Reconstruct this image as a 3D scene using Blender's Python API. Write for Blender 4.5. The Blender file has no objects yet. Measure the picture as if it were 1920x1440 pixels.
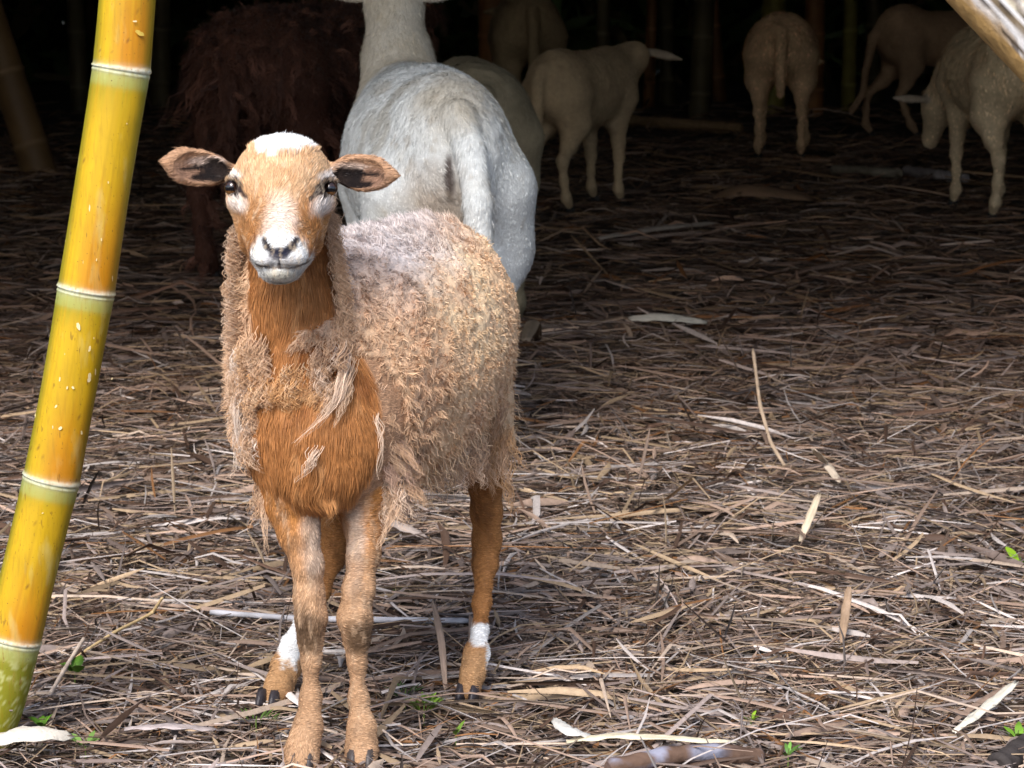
import bpy, bmesh, math
import numpy as np
from mathutils import Vector, Matrix

# ------------------------------------------------------------------ camera, sky, sun, exposure
scene = bpy.context.scene
FPX = 5000.0                      # focal length in photo pixels (photo 1920 x 1440)
CAM_H = 1.10
PITCH = math.atan(836.0 / FPX)
cam_d = bpy.data.cameras.new('camera')
cam = bpy.data.objects.new('camera', cam_d)
scene.collection.objects.link(cam)
cam.location = (0, 0, CAM_H)
cam.rotation_euler = (math.radians(90) - PITCH, 0, 0)
cam_d.sensor_width = 36
cam_d.lens = FPX / 1920 * 36
cam_d.clip_start = 0.05
cam_d.clip_end = 500
cam_d.dof.use_dof = True
cam_d.dof.focus_distance = 3.6
cam_d.dof.aperture_fstop = 20
scene.camera = cam

SUN_EL, SUN_AZ = math.radians(44), math.radians(197)     # azimuth measured clockwise from +Y: behind the camera
world = bpy.data.worlds.new('World')
scene.world = world
world.use_nodes = True
wn = world.node_tree
bg = wn.nodes['Background']
sky = wn.nodes.new('ShaderNodeTexSky')
sky.sky_type = 'NISHITA'
sky.sun_disc = False
sky.sun_elevation = SUN_EL
sky.sun_rotation = SUN_AZ
sky.dust_density = 2.0
wn.links.new(sky.outputs[0], bg.inputs[0])
bg.inputs[1].default_value = 0.125
sun_d = bpy.data.lights.new('sun', 'SUN')
sun_d.energy = 1.9
sun_d.angle = math.radians(25)
sun_d.color = (1.0, 0.965, 0.91)
sun = bpy.data.objects.new('sun', sun_d)
scene.collection.objects.link(sun)
to_sun = Vector((math.sin(SUN_AZ) * math.cos(SUN_EL), math.cos(SUN_AZ) * math.cos(SUN_EL), math.sin(SUN_EL)))
sun.rotation_euler = to_sun.to_track_quat('Z', 'Y').to_euler()
scene.view_settings.view_transform = 'Standard'
scene.view_settings.look = 'None'
scene.view_settings.gamma = 1
scene.view_settings.exposure = 1.02

rng = np.random.default_rng(7)

# ------------------------------------------------------------------ helpers
def _dir(px, py):
    a = (px - 960) / FPX; b = (720 - py) / FPX
    s, c = math.sin(PITCH), math.cos(PITCH)
    return np.array([a, b * s + c, b * c - s])
def P(px, py, Y):
    d = _dir(px, py); return np.array([0, 0, CAM_H]) + d * (Y / d[1])
def G(px, py, z=0.0):
    d = _dir(px, py); return np.array([0, 0, CAM_H]) + d * ((z - CAM_H) / d[2])
def RR(r, Y): return r * Y / FPX
def nrm(v, axis=-1):
    return v / np.maximum(np.linalg.norm(v, axis=axis, keepdims=True), 1e-9)

def _hash(i, j, k, seed):
    n = (i * 374761393 + j * 668265263 + k * 2147483647 + seed * 974634777) & 0xFFFFFFFF
    n = ((n ^ (n >> 13)) * 1274126177) & 0xFFFFFFFF
    n = n ^ (n >> 16)
    return (n & 0xFFFF) / 65535.0
def noise(p, scale, seed=0):
    q = np.asarray(p) * scale
    i = np.floor(q).astype(np.int64); f = q - i; f = f * f * (3 - 2 * f)
    r = 0
    for a in (0, 1):
        for b in (0, 1):
            for c in (0, 1):
                w = (f[:, 0] if a else 1 - f[:, 0]) * (f[:, 1] if b else 1 - f[:, 1]) * (f[:, 2] if c else 1 - f[:, 2])
                r = r + w * _hash(i[:, 0] + a, i[:, 1] + b, i[:, 2] + c, seed)
    return r * 2 - 1
def fbm(p, scale, seed=0):
    return noise(p, scale, seed) * .6 + noise(p, scale * 2.1, seed + 1) * .3 + noise(p, scale * 4.3, seed + 2) * .15
def sstep(a, b, x):
    t = np.clip((x - a) / (b - a), 0, 1); return t * t * (3 - 2 * t)
def mixc(c, d, m): return c * (1 - m[:, None]) + np.asarray(d) * m[:, None]

COL = scene.collection
def link(o, parent=None):
    COL.objects.link(o)
    if parent is not None: o.parent = parent
    return o
def tag(o, label=None, cat=None, group=None, kind=None):
    if label: o['label'] = label
    if cat: o['category'] = cat
    if group: o['group'] = group
    if kind: o['kind'] = kind
    return o
def empty(name, loc, label, cat, group=None):
    o = bpy.data.objects.new(name, None); o.location = loc; o.empty_display_size = .1
    return tag(link(o), label, cat, group)
def mesh_np(name, verts, faces, mat, parent=None, col=None, smooth=True):
    """verts (n,3) world; faces (m,k) one face size; child meshes keep world coordinates"""
    verts = np.asarray(verts, dtype=np.float32); faces = np.asarray(faces, dtype=np.int32)
    me = bpy.data.meshes.new(name)
    if parent is not None: verts = verts - np.array(parent_origin(parent), dtype=np.float32)
    k = faces.shape[1]
    me.vertices.add(len(verts)); me.vertices.foreach_set('co', verts.ravel())
    me.loops.add(faces.size); me.loops.foreach_set('vertex_index', faces.ravel())
    me.polygons.add(len(faces)); me.polygons.foreach_set('loop_start', np.arange(0, faces.size, k, dtype=np.int32))
    if smooth: me.polygons.foreach_set('use_smooth', np.ones(len(faces), dtype=bool))
    me.update(calc_edges=True)
    if col is not None:
        at = me.color_attributes.new('Col', 'FLOAT_COLOR', 'POINT')
        c4 = np.ones((len(verts), 4), dtype=np.float32); c4[:, :3] = col
        at.data.foreach_set('color', c4.ravel())
    me.materials.append(mat)
    return link(bpy.data.objects.new(name, me), parent)
def parent_origin(o):
    v = np.array(o.location)
    while o.parent: o = o.parent; v = v + np.array(o.location)
    return v

def mat_new(name):
    m = bpy.data.materials.new(name); m.use_nodes = True
    return m, m.node_tree, m.node_tree.nodes['Principled BSDF']
def mat_attr(name, rough=.7, spec=.25, sheen=0., bump=0., bscale=200., trans=0., vary=0.12, vscale=60.):
    m, nt, b = mat_new(name)
    a = nt.nodes.new('ShaderNodeAttribute'); a.attribute_name = 'Col'
    tc = nt.nodes.new('ShaderNodeTexCoord')
    n = nt.nodes.new('ShaderNodeTexNoise'); n.inputs['Scale'].default_value = vscale; n.inputs['Detail'].default_value = 3
    nt.links.new(tc.outputs['Object'], n.inputs['Vector'])
    mr = nt.nodes.new('ShaderNodeMapRange'); mr.inputs[3].default_value = 1 - vary * 2; mr.inputs[4].default_value = 1 + vary * 2
    nt.links.new(n.outputs[0], mr.inputs[0])
    vm = nt.nodes.new('ShaderNodeVectorMath'); vm.operation = 'SCALE'
    nt.links.new(a.outputs['Color'], vm.inputs[0]); nt.links.new(mr.outputs[0], vm.inputs['Scale'])
    nt.links.new(vm.outputs[0], b.inputs['Base Color'])
    b.inputs['Roughness'].default_value = rough
    b.inputs['Specular IOR Level'].default_value = spec
    b.inputs['Sheen Weight'].default_value = sheen
    if bump:
        n2 = nt.nodes.new('ShaderNodeTexNoise'); n2.inputs['Scale'].default_value = bscale; n2.inputs['Detail'].default_value = 4
        nt.links.new(tc.outputs['Object'], n2.inputs['Vector'])
        bp = nt.nodes.new('ShaderNodeBump'); bp.inputs['Strength'].default_value = bump; bp.inputs['Distance'].default_value = .004
        nt.links.new(n2.outputs[0], bp.inputs['Height']); nt.links.new(bp.outputs[0], b.inputs['Normal'])
    return m

M_SKIN = mat_attr('sheep_hide', .8, .15, 0, .5, 260)
M_HAIR = mat_attr('short_hair', .6, .25, .05, vscale=120)
M_WOOL = mat_attr('wool', .8, .12, .1, vscale=90)
M_HOOF = mat_attr('hoof_horn', .45, .4, 0, .3, 300)
M_EYE = mat_attr('eye_gloss', .06, .8, vary=.0)
M_STRAW = mat_attr('dry_straw', .62, .3, vscale=150, vary=.18)
M_DRY = mat_attr('dry_sheath', .6, .3, bump=.4, bscale=120, vscale=40, vary=.15)
M_WOOD = mat_attr('old_wood', .75, .2, bump=.8, bscale=60, vscale=30, vary=.2)
M_LEAF = mat_attr('green_leaf', .5, .35, vscale=20, vary=.15)
M_BAMBOO = mat_attr('bamboo_skin', .36, .4, bump=.06, bscale=400, vscale=25, vary=.07)
M_CULM = mat_attr('shaded_bamboo', .5, .3, bump=.2, bscale=60, vscale=8, vary=.2)

def bamboo_skin():
    nt = M_BAMBOO.node_tree; b = nt.nodes['Principled BSDF']; src = b.inputs['Base Color'].links[0].from_socket
    tc = nt.nodes.new('ShaderNodeTexCoord')
    def nz(scale, st, lo, hi, det=2):
        mp = nt.nodes.new('ShaderNodeMapping'); mp.inputs['Scale'].default_value = st; mp.inputs['Rotation'].default_value = (0, math.radians(-10), 0)
        n = nt.nodes.new('ShaderNodeTexNoise'); n.inputs['Scale'].default_value = scale; n.inputs['Detail'].default_value = det
        m = nt.nodes.new('ShaderNodeMapRange'); m.inputs[1].default_value = lo; m.inputs[2].default_value = hi
        nt.links.new(tc.outputs['Object'], mp.inputs[0]); nt.links.new(mp.outputs[0], n.inputs[0]); nt.links.new(n.outputs[0], m.inputs[0]); return m.outputs[0]
    def over(base, col, fac, k):
        mm = nt.nodes.new('ShaderNodeMath'); mm.operation = 'MULTIPLY'; mm.inputs[1].default_value = k; nt.links.new(fac, mm.inputs[0])
        mx = nt.nodes.new('ShaderNodeMix'); mx.data_type = 'RGBA'; nt.links.new(mm.outputs[0], mx.inputs[0]); nt.links.new(base, mx.inputs[6]); mx.inputs[7].default_value = (*col, 1); return mx.outputs[2]
    c = over(src, (.30, .17, .01), nz(1.0, (260, 260, 22), .52, .75), .35)       # fine lengthwise fibres
    c = over(c, (.62, .55, .22), nz(1.0, (40, 40, 12), .58, .75, 5), .45)         # dusty bloom
    c = over(c, (.09, .04, .01), nz(1.0, (420, 420, 300), .70, .74), .85)         # brown specks
    c = over(c, (.20, .10, .01), nz(1.0, (150, 150, 40), .68, .72), .6)
    nt.links.new(c, b.inputs['Base Color'])
    f = nz(1.0, (60, 60, 20), .3, .8, 4); mr = nt.nodes.new('ShaderNodeMapRange'); mr.inputs[3].default_value = .46; mr.inputs[4].default_value = .75
    nt.links.new(f, mr.inputs[0]); nt.links.new(mr.outputs[0], b.inputs['Roughness'])
bamboo_skin()

# ------------------------------------------------------------------ implicit bodies
class Body:
    def __init__(s): s.p = []; s.cuts = []
    def cap(s, A, B, ra, rb, g='torso', k=.02): s.p.append(('c', np.array(A, float), np.array(B, float), ra, rb, g, k))
    def ell(s, C, R, g='torso', k=.02, M=None): s.p.append(('e', np.array(C, float), np.array(R, float), np.eye(3) if M is None else np.array(M, float), None, g, k))
    def chain(s, pts, g, k=.015):
        for (a, ra), (b, rb) in zip(pts[:-1], pts[1:]): s.cap(a, b, ra, rb, g, k)
    def cut(s, kind, *a): s.cuts.append((kind,) + a)
    @staticmethod
    def one(q, x):
        if q[0] == 'c':
            A, B, ra, rb = q[1], q[2], q[3], q[4]
            ab = B - A; t = np.clip(((x - A) @ ab) / max(ab @ ab, 1e-9), 0, 1)
            return np.linalg.norm(x - A - t[:, None] * ab, axis=1) - (ra + (rb - ra) * t)
        C, R, M = q[1], q[2], q[3]
        l = (x - C) @ M.T
        k0 = np.linalg.norm(l / R, axis=1); k1 = np.linalg.norm(l / R ** 2, axis=1)
        return k0 * (k0 - 1) / np.maximum(k1, 1e-6)
    def sdf(s, x, groups=False):
        d = None; gd = {}
        for q in s.p:
            e = s.one(q, x); k = q[6]
            if groups: gd[q[5]] = np.minimum(gd.get(q[5], 9.), e)
            if d is None: d = e
            else:
                h = np.maximum(k - np.abs(d - e), 0) / k
                d = np.minimum(d, e) - h * h * k * .25
        if groups: return gd
        for c in s.cuts:
            e = -s.one(('c' if c[0] == 'c' else 'e',) + tuple(c[1:5]), x); k = c[5]
            h = np.maximum(k - np.abs(d - e), 0) / k
            d = np.maximum(d, e) + h * h * k * .25
        return d
    def build(s, voxel):
        vs, fs, n0 = [], [], 0
        for q in s.p:
            if q[0] == 'c':
                A, B, ra, rb = q[1:5]; ax = B - A; L = np.linalg.norm(ax); ax = ax / max(L, 1e-9)
                prof = [(-math.cos(t) * ra, math.sin(t) * ra) for t in np.linspace(0, math.pi / 2, 7)] + \
                       [(L + math.sin(t) * rb, math.cos(t) * rb) for t in np.linspace(0, math.pi / 2, 7)]
                u = np.cross(ax, [1, 0, 0] if abs(ax[0]) < .8 else [0, 1, 0]); u /= np.linalg.norm(u); w = np.cross(ax, u)
                c0 = A
                fr = lambda h, r, a: c0 + ax * h + (u * math.cos(a) + w * math.sin(a)) * r
            else:
                C, R, M = q[1], q[2], q[3]
                prof = [(-math.cos(t), math.sin(t)) for t in np.linspace(0, math.pi, 17)]
                fr = lambda h, r, a: C + (np.array([r * math.cos(a), r * math.sin(a), h]) * R) @ M
            N = 18; m = len(prof)
            v = [fr(prof[0][0], 0, 0)]
            for (h, r) in prof[1:-1]:
                for j in range(N): v.append(fr(h, r, 2 * math.pi * j / N))
            v.append(fr(prof[-1][0], 0, 0))
            f = []
            for j in range(N): f.append((n0, n0 + 1 + (j + 1) % N, n0 + 1 + j))
            for i in range(m - 3):
                a = n0 + 1 + i * N
                for j in range(N): f.append((a + j, a + (j + 1) % N, a + N + (j + 1) % N, a + N + j))
            e = n0 + len(v) - 1; a = n0 + 1 + (m - 3) * N
            for j in range(N): f.append((e, a + j, a + (j + 1) % N))
            vs += v; fs += f; n0 += len(v)
        me = bpy.data.meshes.new('tmp'); me.from_pydata([tuple(x) for x in vs], [], fs)
        bm = bmesh.new(); bm.from_mesh(me); bmesh.ops.recalc_face_normals(bm, faces=bm.faces); bm.to_mesh(me); bm.free()
        ob = bpy.data.objects.new('tmp', me); COL.objects.link(ob)
        md = ob.modifiers.new('r', 'REMESH'); md.mode = 'VOXEL'; md.voxel_size = voxel
        dg = bpy.context.evaluated_depsgraph_get(); ev = ob.evaluated_get(dg); em = ev.to_mesh()
        n = len(em.vertices); co = np.empty(n * 3, dtype=np.float32); em.vertices.foreach_get('co', co); x = co.reshape(-1, 3).astype(float)
        m = len(em.polygons); ls = np.empty(m, dtype=np.int32); em.polygons.foreach_get('loop_start', ls)
        lt = np.empty(m, dtype=np.int32); em.polygons.foreach_get('loop_total', lt)
        vi = np.empty(len(em.loops), dtype=np.int32); em.loops.foreach_get('vertex_index', vi)
        ok = lt == 4
        F = np.stack([vi[ls[ok] + i] for i in range(4)], 1)
        ev.to_mesh_clear(); bpy.data.objects.remove(ob); bpy.data.meshes.remove(me)
        h = .0008
        T = np.array([[1, -1, -1], [-1, -1, 1], [-1, 1, -1], [1, 1, 1]], float)
        for it in range(5):
            g = sum(t * s.sdf(x + h * t)[:, None] for t in T) / (4 * h)
            d = s.sdf(x)
            st = np.clip(d, -.03, .03)[:, None] * g / np.maximum((g * g).sum(1), .3)[:, None]
            x = x - st * (.9 if it else .6)
            # light laplacian in the tangent plane keeps quads even
            acc = np.zeros_like(x); cnt = np.zeros(len(x))
            for a, b in ((0, 1), (1, 2), (2, 3), (3, 0)):
                np.add.at(acc, F[:, a], x[F[:, b]]); np.add.at(acc, F[:, b], x[F[:, a]])
                np.add.at(cnt, F[:, a], 1); np.add.at(cnt, F[:, b], 1)
            if it < 4:
                x = x + .35 * (acc / np.maximum(cnt, 1)[:, None] - x)
        s.V, s.F = x, F
        s.N = vnormals(x, F)
        return s
def vnormals(V, F):
    fn = np.cross(V[F[:, 2]] - V[F[:, 0]], V[F[:, 3]] - V[F[:, 1]])
    n = np.zeros_like(V)
    for i in range(4): np.add.at(n, F[:, i], fn)
    return nrm(n)
def sample(V, F, N, n, weight=None):
    fn = np.linalg.norm(np.cross(V[F[:, 2]] - V[F[:, 0]], V[F[:, 3]] - V[F[:, 1]]), axis=1)
    if weight is not None: fn = fn * weight[F].mean(1)
    c = np.cumsum(fn); i = np.searchsorted(c, rng.random(n) * c[-1]); i = np.minimum(i, len(F) - 1)
    u = rng.random((n, 1)); v = rng.random((n, 1))
    w = [(1 - u) * (1 - v), u * (1 - v), u * v, (1 - u) * v]
    p = sum(w[k] * V[F[i, k]] for k in range(4)); nn = nrm(sum(w[k] * N[F[i, k]] for k in range(4)))
    return p, nn
def strands(root, n, d0, d1, L, w, col, seg=3, amp=0., freq=1.5, jit=0., tipc=1.0, taper=.7):
    """ribbon strands, flat side turned away from the skin"""
    K = len(root); t = np.linspace(0, 1, seg + 1)
    L = np.broadcast_to(L, (K,)); w = np.broadcast_to(w, (K,))
    d0 = nrm(d0); d1 = nrm(d1)
    ph = rng.random(K) * 6.283
    s1 = nrm(np.cross(d0, n + rng.normal(0, .25 + jit, (K, 3)))); s2 = np.cross(d0, s1)
    fq = freq * (.7 + .6 * rng.random(K)); am = amp * L * (.5 + rng.random(K))
    pts = []
    for tt in t:
        p = root + L[:, None] * (d0 * tt + (d1 - d0) * tt * tt * .5)
        if amp:
            a = am * min(1, tt * 2.5)
            p = p + s1 * (a * np.sin(6.283 * fq * tt + ph))[:, None] + s2 * (a * .7 * np.cos(6.283 * fq * tt + ph))[:, None]
        pts.append(p)
    V = np.empty((K, seg + 1, 2, 3)); C = np.empty((K, seg + 1, 2, 3))
    for i, tt in enumerate(t):
        hw = (w * .5 * max((1 - tt) ** taper, .08))[:, None]
        V[:, i, 0] = pts[i] - s1 * hw; V[:, i, 1] = pts[i] + s1 * hw
        C[:, i, 0] = C[:, i, 1] = col * (1 + (tipc - 1) * tt)
    b = np.arange(K)[:, None] * (seg + 1) * 2 + np.arange(seg)[None, :] * 2
    F = np.stack([b, b + 1, b + 3, b + 2], -1).reshape(-1, 4)
    return V.reshape(-1, 3), F, C.reshape(-1, 3)
def merge(parts):
    V, F, C, o = [], [], [], 0
    for v, f, c in parts: V.append(v); F.append(f + o); C.append(c); o += len(v)
    return np.concatenate(V), np.concatenate(F), np.concatenate(C)

def hoof_mesh(c, fwd, size, parent, colr=(.035, .03, .035)):
    """a cloven hoof: two blunt claws side by side"""
    fwd = nrm(np.array([fwd[0], fwd[1], 0.])); sd = np.array([-fwd[1], fwd[0], 0])
    bm = bmesh.new()
    for s in (-1, 1):
        ring = []
        for z, a, b, o in ((-.25, 1.05, .42, .22), (.25, 1.0, .41, .16), (.6, .84, .37, .02), (.95, .60, .3, -.14)):
            ring.append([bm.verts.new(tuple(np.array(c) + fwd * size * (math.cos(t) * a * (1.15 if math.cos(t) > 0 else .85) * .8 + o)
                         + sd * size * (s * .47 + math.sin(t) * b * (1 - .35 * max(0, math.cos(t)))) + np.array([0, 0, z * size])))
                         for t in np.linspace(0, 2 * math.pi, 12, endpoint=False)])
        for r0, r1 in zip(ring[:-1], ring[1:]):
            for j in range(12): bm.faces.new((r0[j], r0[(j + 1) % 12], r1[(j + 1) % 12], r1[j]))
        bm.faces.new(ring[-1]); bm.faces.new(ring[0][::-1])
    bmesh.ops.recalc_face_normals(bm, faces=bm.faces)
    me = bpy.data.meshes.new('hoof')
    po = parent_origin(parent)
    for v in bm.verts: v.co -= Vector(po)
    bm.to_mesh(me); bm.free()
    at = me.color_attributes.new('Col', 'FLOAT_COLOR', 'POINT')
    for d in at.data: d.color = (*colr, 1)
    for p in me.polygons: p.use_smooth = True
    me.materials.append(M_HOOF)
    return link(bpy.data.objects.new('hoof', me), parent)

def eye_mesh(c, r, gaze, parent):
    gaze = nrm(np.array(gaze, float)); right = nrm(np.cross(gaze, [0, 0, 1])); up = np.cross(right, gaze)
    V, F = [], []; nu, nv = 28, 18
    for i in range(nv + 1):
        for j in range(nu):
            th = math.pi * i / nv; ph = 2 * math.pi * j / nu
            V.append(c + r * (gaze * math.cos(th) * 1.05 + math.sin(th) * (right * math.cos(ph) + up * math.sin(ph))))
    for i in range(nv):
        for j in range(nu): F.append((i * nu + j, i * nu + (j + 1) % nu, (i + 1) * nu + (j + 1) % nu, (i + 1) * nu + j))
    V = np.array(V); l = (V - c) / r; x = l @ right; y = l @ up; z = l @ gaze
    rad = np.hypot(x, y)
    C = np.tile(np.array([.015, .01, .01]), (len(V), 1))
    C = mixc(C, (.035, .015, .008), (rad < .74) & (z > 0))
    C = mixc(C, (.20, .085, .025), (rad < .70) & (z > 0) & (y < -.30))
    C = mixc(C, (.004, .004, .006), (np.abs(x) < .55) & (y > -.25) & (y < .35) & (z > 0))
    return mesh_np('eye', V, np.array(F), M_EYE, parent, C)

HEROGROUP = 'hair sheep in the bamboo grove'

# ================================================================== SETTING
# ground sheet
def build_ground():
    n = 160
    gx = np.concatenate([np.linspace(-60, -5, 20, endpoint=False), np.linspace(-5, 5, n), np.linspace(5, 60, 21)[1:]])
    gy = np.concatenate([np.linspace(-40, 2, 16, endpoint=False), np.linspace(2, 18, n), np.linspace(18, 120, 31)[1:]])
    X, Y = np.meshgrid(gx, gy); p = np.stack([X.ravel(), Y.ravel(), 0 * X.ravel()], 1)
    z = -.046 + .008 * fbm(p, 2.2, 3)
    p[:, 2] = z
    w = len(gx); i = np.arange(len(gy) - 1)[:, None] * w + np.arange(w - 1)[None, :]
    F = np.stack([i, i + 1, i + w + 1, i + w], -1).reshape(-1, 4)
    m, nt, b = mat_new('litter_soil')
    tc = nt.nodes.new('ShaderNodeTexCoord'); mp = nt.nodes.new('ShaderNodeMapping'); mp.inputs['Scale'].default_value = (8, 60, 1)
    n1 = nt.nodes.new('ShaderNodeTexNoise'); n1.inputs['Scale'].default_value = 3; n1.inputs['Detail'].default_value = 8; n1.inputs['Distortion'].default_value = 1.5
    cr = nt.nodes.new('ShaderNodeValToRGB')
    cr.color_ramp.elements[0].position = .35; cr.color_ramp.elements[0].color = (.018, .012, .009, 1)
    cr.color_ramp.elements[1].position = .72; cr.color_ramp.elements[1].color = (.16, .115, .08, 1)
    nt.links.new(tc.outputs['Object'], mp.inputs[0]); nt.links.new(mp.outputs[0], n1.inputs[0]); nt.links.new(n1.outputs[0], cr.inputs[0])
    nt.links.new(cr.outputs[0], b.inputs['Base Color']); b.inputs['Roughness'].default_value = .9
    bp = nt.nodes.new('ShaderNodeBump'); bp.inputs['Distance'].default_value = .02; nt.links.new(n1.outputs[0], bp.inputs['Height']); nt.links.new(bp.outputs[0], b.inputs['Normal'])
    tag(mesh_np('ground', p, F, m), kind='structure')
build_ground()

PAL = np.array([(.40, .28, .215), (.33, .265, .24), (.43, .31, .20), (.11, .065, .045), (.62, .55, .52), (.27, .13, .055), (.20, .15, .13), (.54, .42, .33)])
def straw_field(n, ylo, yhi, lm, wm, top=.042, lift=.06, dens_pow=1.0, palw=(.24, .18, .14, .16, .07, .04, .12, .05), seg=3, xm=.6):
    u = rng.random(n)
    Y = ylo + (yhi - ylo) * u ** dens_pow
    X = (rng.random(n) * 2 - 1) * (.2 * Y + xm)
    L = lm * np.exp(rng.normal(0, .5, n)); L = np.clip(L, .015, .42)
    w = wm * np.exp(rng.normal(0, .45, n)); w = np.clip(w, .0010, .016)
    th = rng.random(n) * 2 * math.pi
    tilt = rng.normal(0, lift, n); up = (rng.random(n) < .02) & (w < .007); tilt[up] = rng.uniform(.3, 1.15, up.sum())
    L[up] *= .6
    z0 = top * rng.random(n) ** .8
    bend = rng.normal(0, .16, n); bz = -np.abs(rng.normal(0, .10, n)) * (rng.random(n) < .5)
    c = PAL[rng.choice(len(PAL), n, p=np.array(palw) / sum(palw))] * .84 * np.exp(rng.normal(0, .22, (n, 1)))
    c = c * (.20 + .88 * (z0 / top))[:, None] * (1 - sstep(5.0, 9.0, Y)[:, None] * np.array([.0, .17, .32])); c[up] *= .6       # older low pieces, darkened further to paint shade in the gaps; browner farther back
    t = np.linspace(-.5, .5, seg + 1)
    d = np.stack([np.cos(th) * np.cos(tilt), np.sin(th) * np.cos(tilt), np.sin(tilt)], 1)
    roll = rng.normal(0, .5, n)
    sd0 = np.stack([-np.sin(th), np.cos(th), 0 * th], 1); upv = np.cross(d, sd0) 
    sd = sd0 * np.cos(roll)[:, None] + upv * np.sin(roll)[:, None]; nu = np.cross(d, sd)
    nu = nu * np.sign(nu[:, 2:3] + 1e-6)
    root = np.stack([X, Y, z0 + np.abs(np.sin(tilt)) * L * .5 - .042 + .006 * fbm(np.stack([X, Y, 0 * X], 1), 1.7, 44)], 1)
    V = np.empty((n, seg + 1, 3, 3))
    kink = rng.random(n) < .08
    for i, tt in enumerate(t):
        p = root + d * (L * tt)[:, None] + sd0 * (bend * L * (tt * tt))[:, None]
        p[:, 2] += bz * L * (tt * tt) * 2 + (kink * L * .10) * (tt == t[1])
        hw = w * .5 * (1 - .75 * np.abs(2 * tt) ** 3)
        V[:, i, 0] = p - sd * hw[:, None]; V[:, i, 1] = p + nu * (w * .28)[:, None]; V[:, i, 2] = p + sd * hw[:, None]
    b = np.arange(n)[:, None, None] * (seg + 1) * 3 + np.arange(seg)[None, :, None] * 3 + np.arange(2)[None, None, :]
    F = np.stack([b, b + 1, b + 4, b + 3], -1).reshape(-1, 4)
    C = np.repeat(c, (seg + 1) * 3, axis=0)
    return V.reshape(-1, 3), F, C
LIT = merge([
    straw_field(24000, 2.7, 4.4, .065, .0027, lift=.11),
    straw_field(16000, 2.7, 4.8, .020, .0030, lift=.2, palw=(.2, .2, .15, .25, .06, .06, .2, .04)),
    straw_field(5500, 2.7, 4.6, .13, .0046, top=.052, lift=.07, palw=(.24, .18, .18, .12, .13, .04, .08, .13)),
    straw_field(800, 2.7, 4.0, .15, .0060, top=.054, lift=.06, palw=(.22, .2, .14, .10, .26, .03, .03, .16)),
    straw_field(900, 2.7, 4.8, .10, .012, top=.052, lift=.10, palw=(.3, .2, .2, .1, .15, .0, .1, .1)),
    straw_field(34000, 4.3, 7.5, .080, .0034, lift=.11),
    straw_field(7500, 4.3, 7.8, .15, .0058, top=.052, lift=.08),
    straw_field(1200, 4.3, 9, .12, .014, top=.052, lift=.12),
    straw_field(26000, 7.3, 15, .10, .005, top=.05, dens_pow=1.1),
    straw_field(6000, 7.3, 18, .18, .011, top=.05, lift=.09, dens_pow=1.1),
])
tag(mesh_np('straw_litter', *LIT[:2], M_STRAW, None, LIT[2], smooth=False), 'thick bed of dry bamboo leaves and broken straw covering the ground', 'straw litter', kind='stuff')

# leafy roof and sides of the grove (dense foliage that shades everything under it)
def leaf_mass(name, n, lo, hi, ls, lw, flat, label, cat, shape=None):
    lo, hi = np.array(lo, float), np.array(hi, float)
    p = lo + (hi - lo) * rng.random((n, 3))
    if shape is not None: p = shape(p)
    d = nrm(rng.normal(0, 1, (n, 3)) * [1, 1, flat] + [0, 0, -.3]); s = nrm(np.cross(d, rng.normal(0, 1, (n, 3)) * [flat, flat, 1] + [0, 0, .2]))
    L = ls * np.exp(rng.normal(0, .3, n))[:, None]; W = lw * np.exp(rng.normal(0, .3, n))[:, None]
    V = np.stack([p - d * L * .5, p - d * L * .1 + s * W * .5, p + d * L * .5, p - d * L * .1 - s * W * .5], 1)
    F = np.arange(n * 4).reshape(n, 4)
    c = np.array([.05, .075, .02]) * np.exp(rng.normal(0, .3, (n, 1))); dry = rng.random(n) < .2; c[dry] = np.array([.12, .085, .04])
    return tag(mesh_np(name, V.reshape(-1, 3), F, M_LEAF, None, np.repeat(c, 4, axis=0), smooth=False), label, cat, kind='stuff')
def roof_shape(p):
    q = p.copy()
    e = 1.0 * fbm(q * [1, 1, 0], .5, 11)
    q[:, 2] += e * .4
    return q
leaf_mass('bamboo_canopy', 60000, (-8, 4.1, 2.05), (8, 24, 4.0), .5, .13, .5, 'dense leafy bamboo canopy roofing the dark grove above the flock', 'canopy', roof_shape)
leaf_mass('sky_blocker', 26000, (-14, -11, 0), (14, -8.5, 2.6), .6, .17, 1.2, 'added leafy screen behind the camera that blocks low sky light', 'light blocker')  # unseen leaf belt added to block low sky light and darken the grove
leaf_mass('bamboo_thicket', 26000, (-8, 21, 0), (8, 24, 3.2), .5, .12, 1.2, 'dark leafy bamboo thicket closing the back of the grove', 'thicket')
for sx, wd in ((-1, 'left'), (1, 'right')):
    a, b = sorted((sx * 4.6, sx * 6.8))
    leaf_mass('side_thicket', 22000, (a, 6, 0), (b, 22, 3.2), .5, .12, 1.2, 'leafy bamboo undergrowth along the %s side of the grove' % wd, 'thicket')

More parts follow.
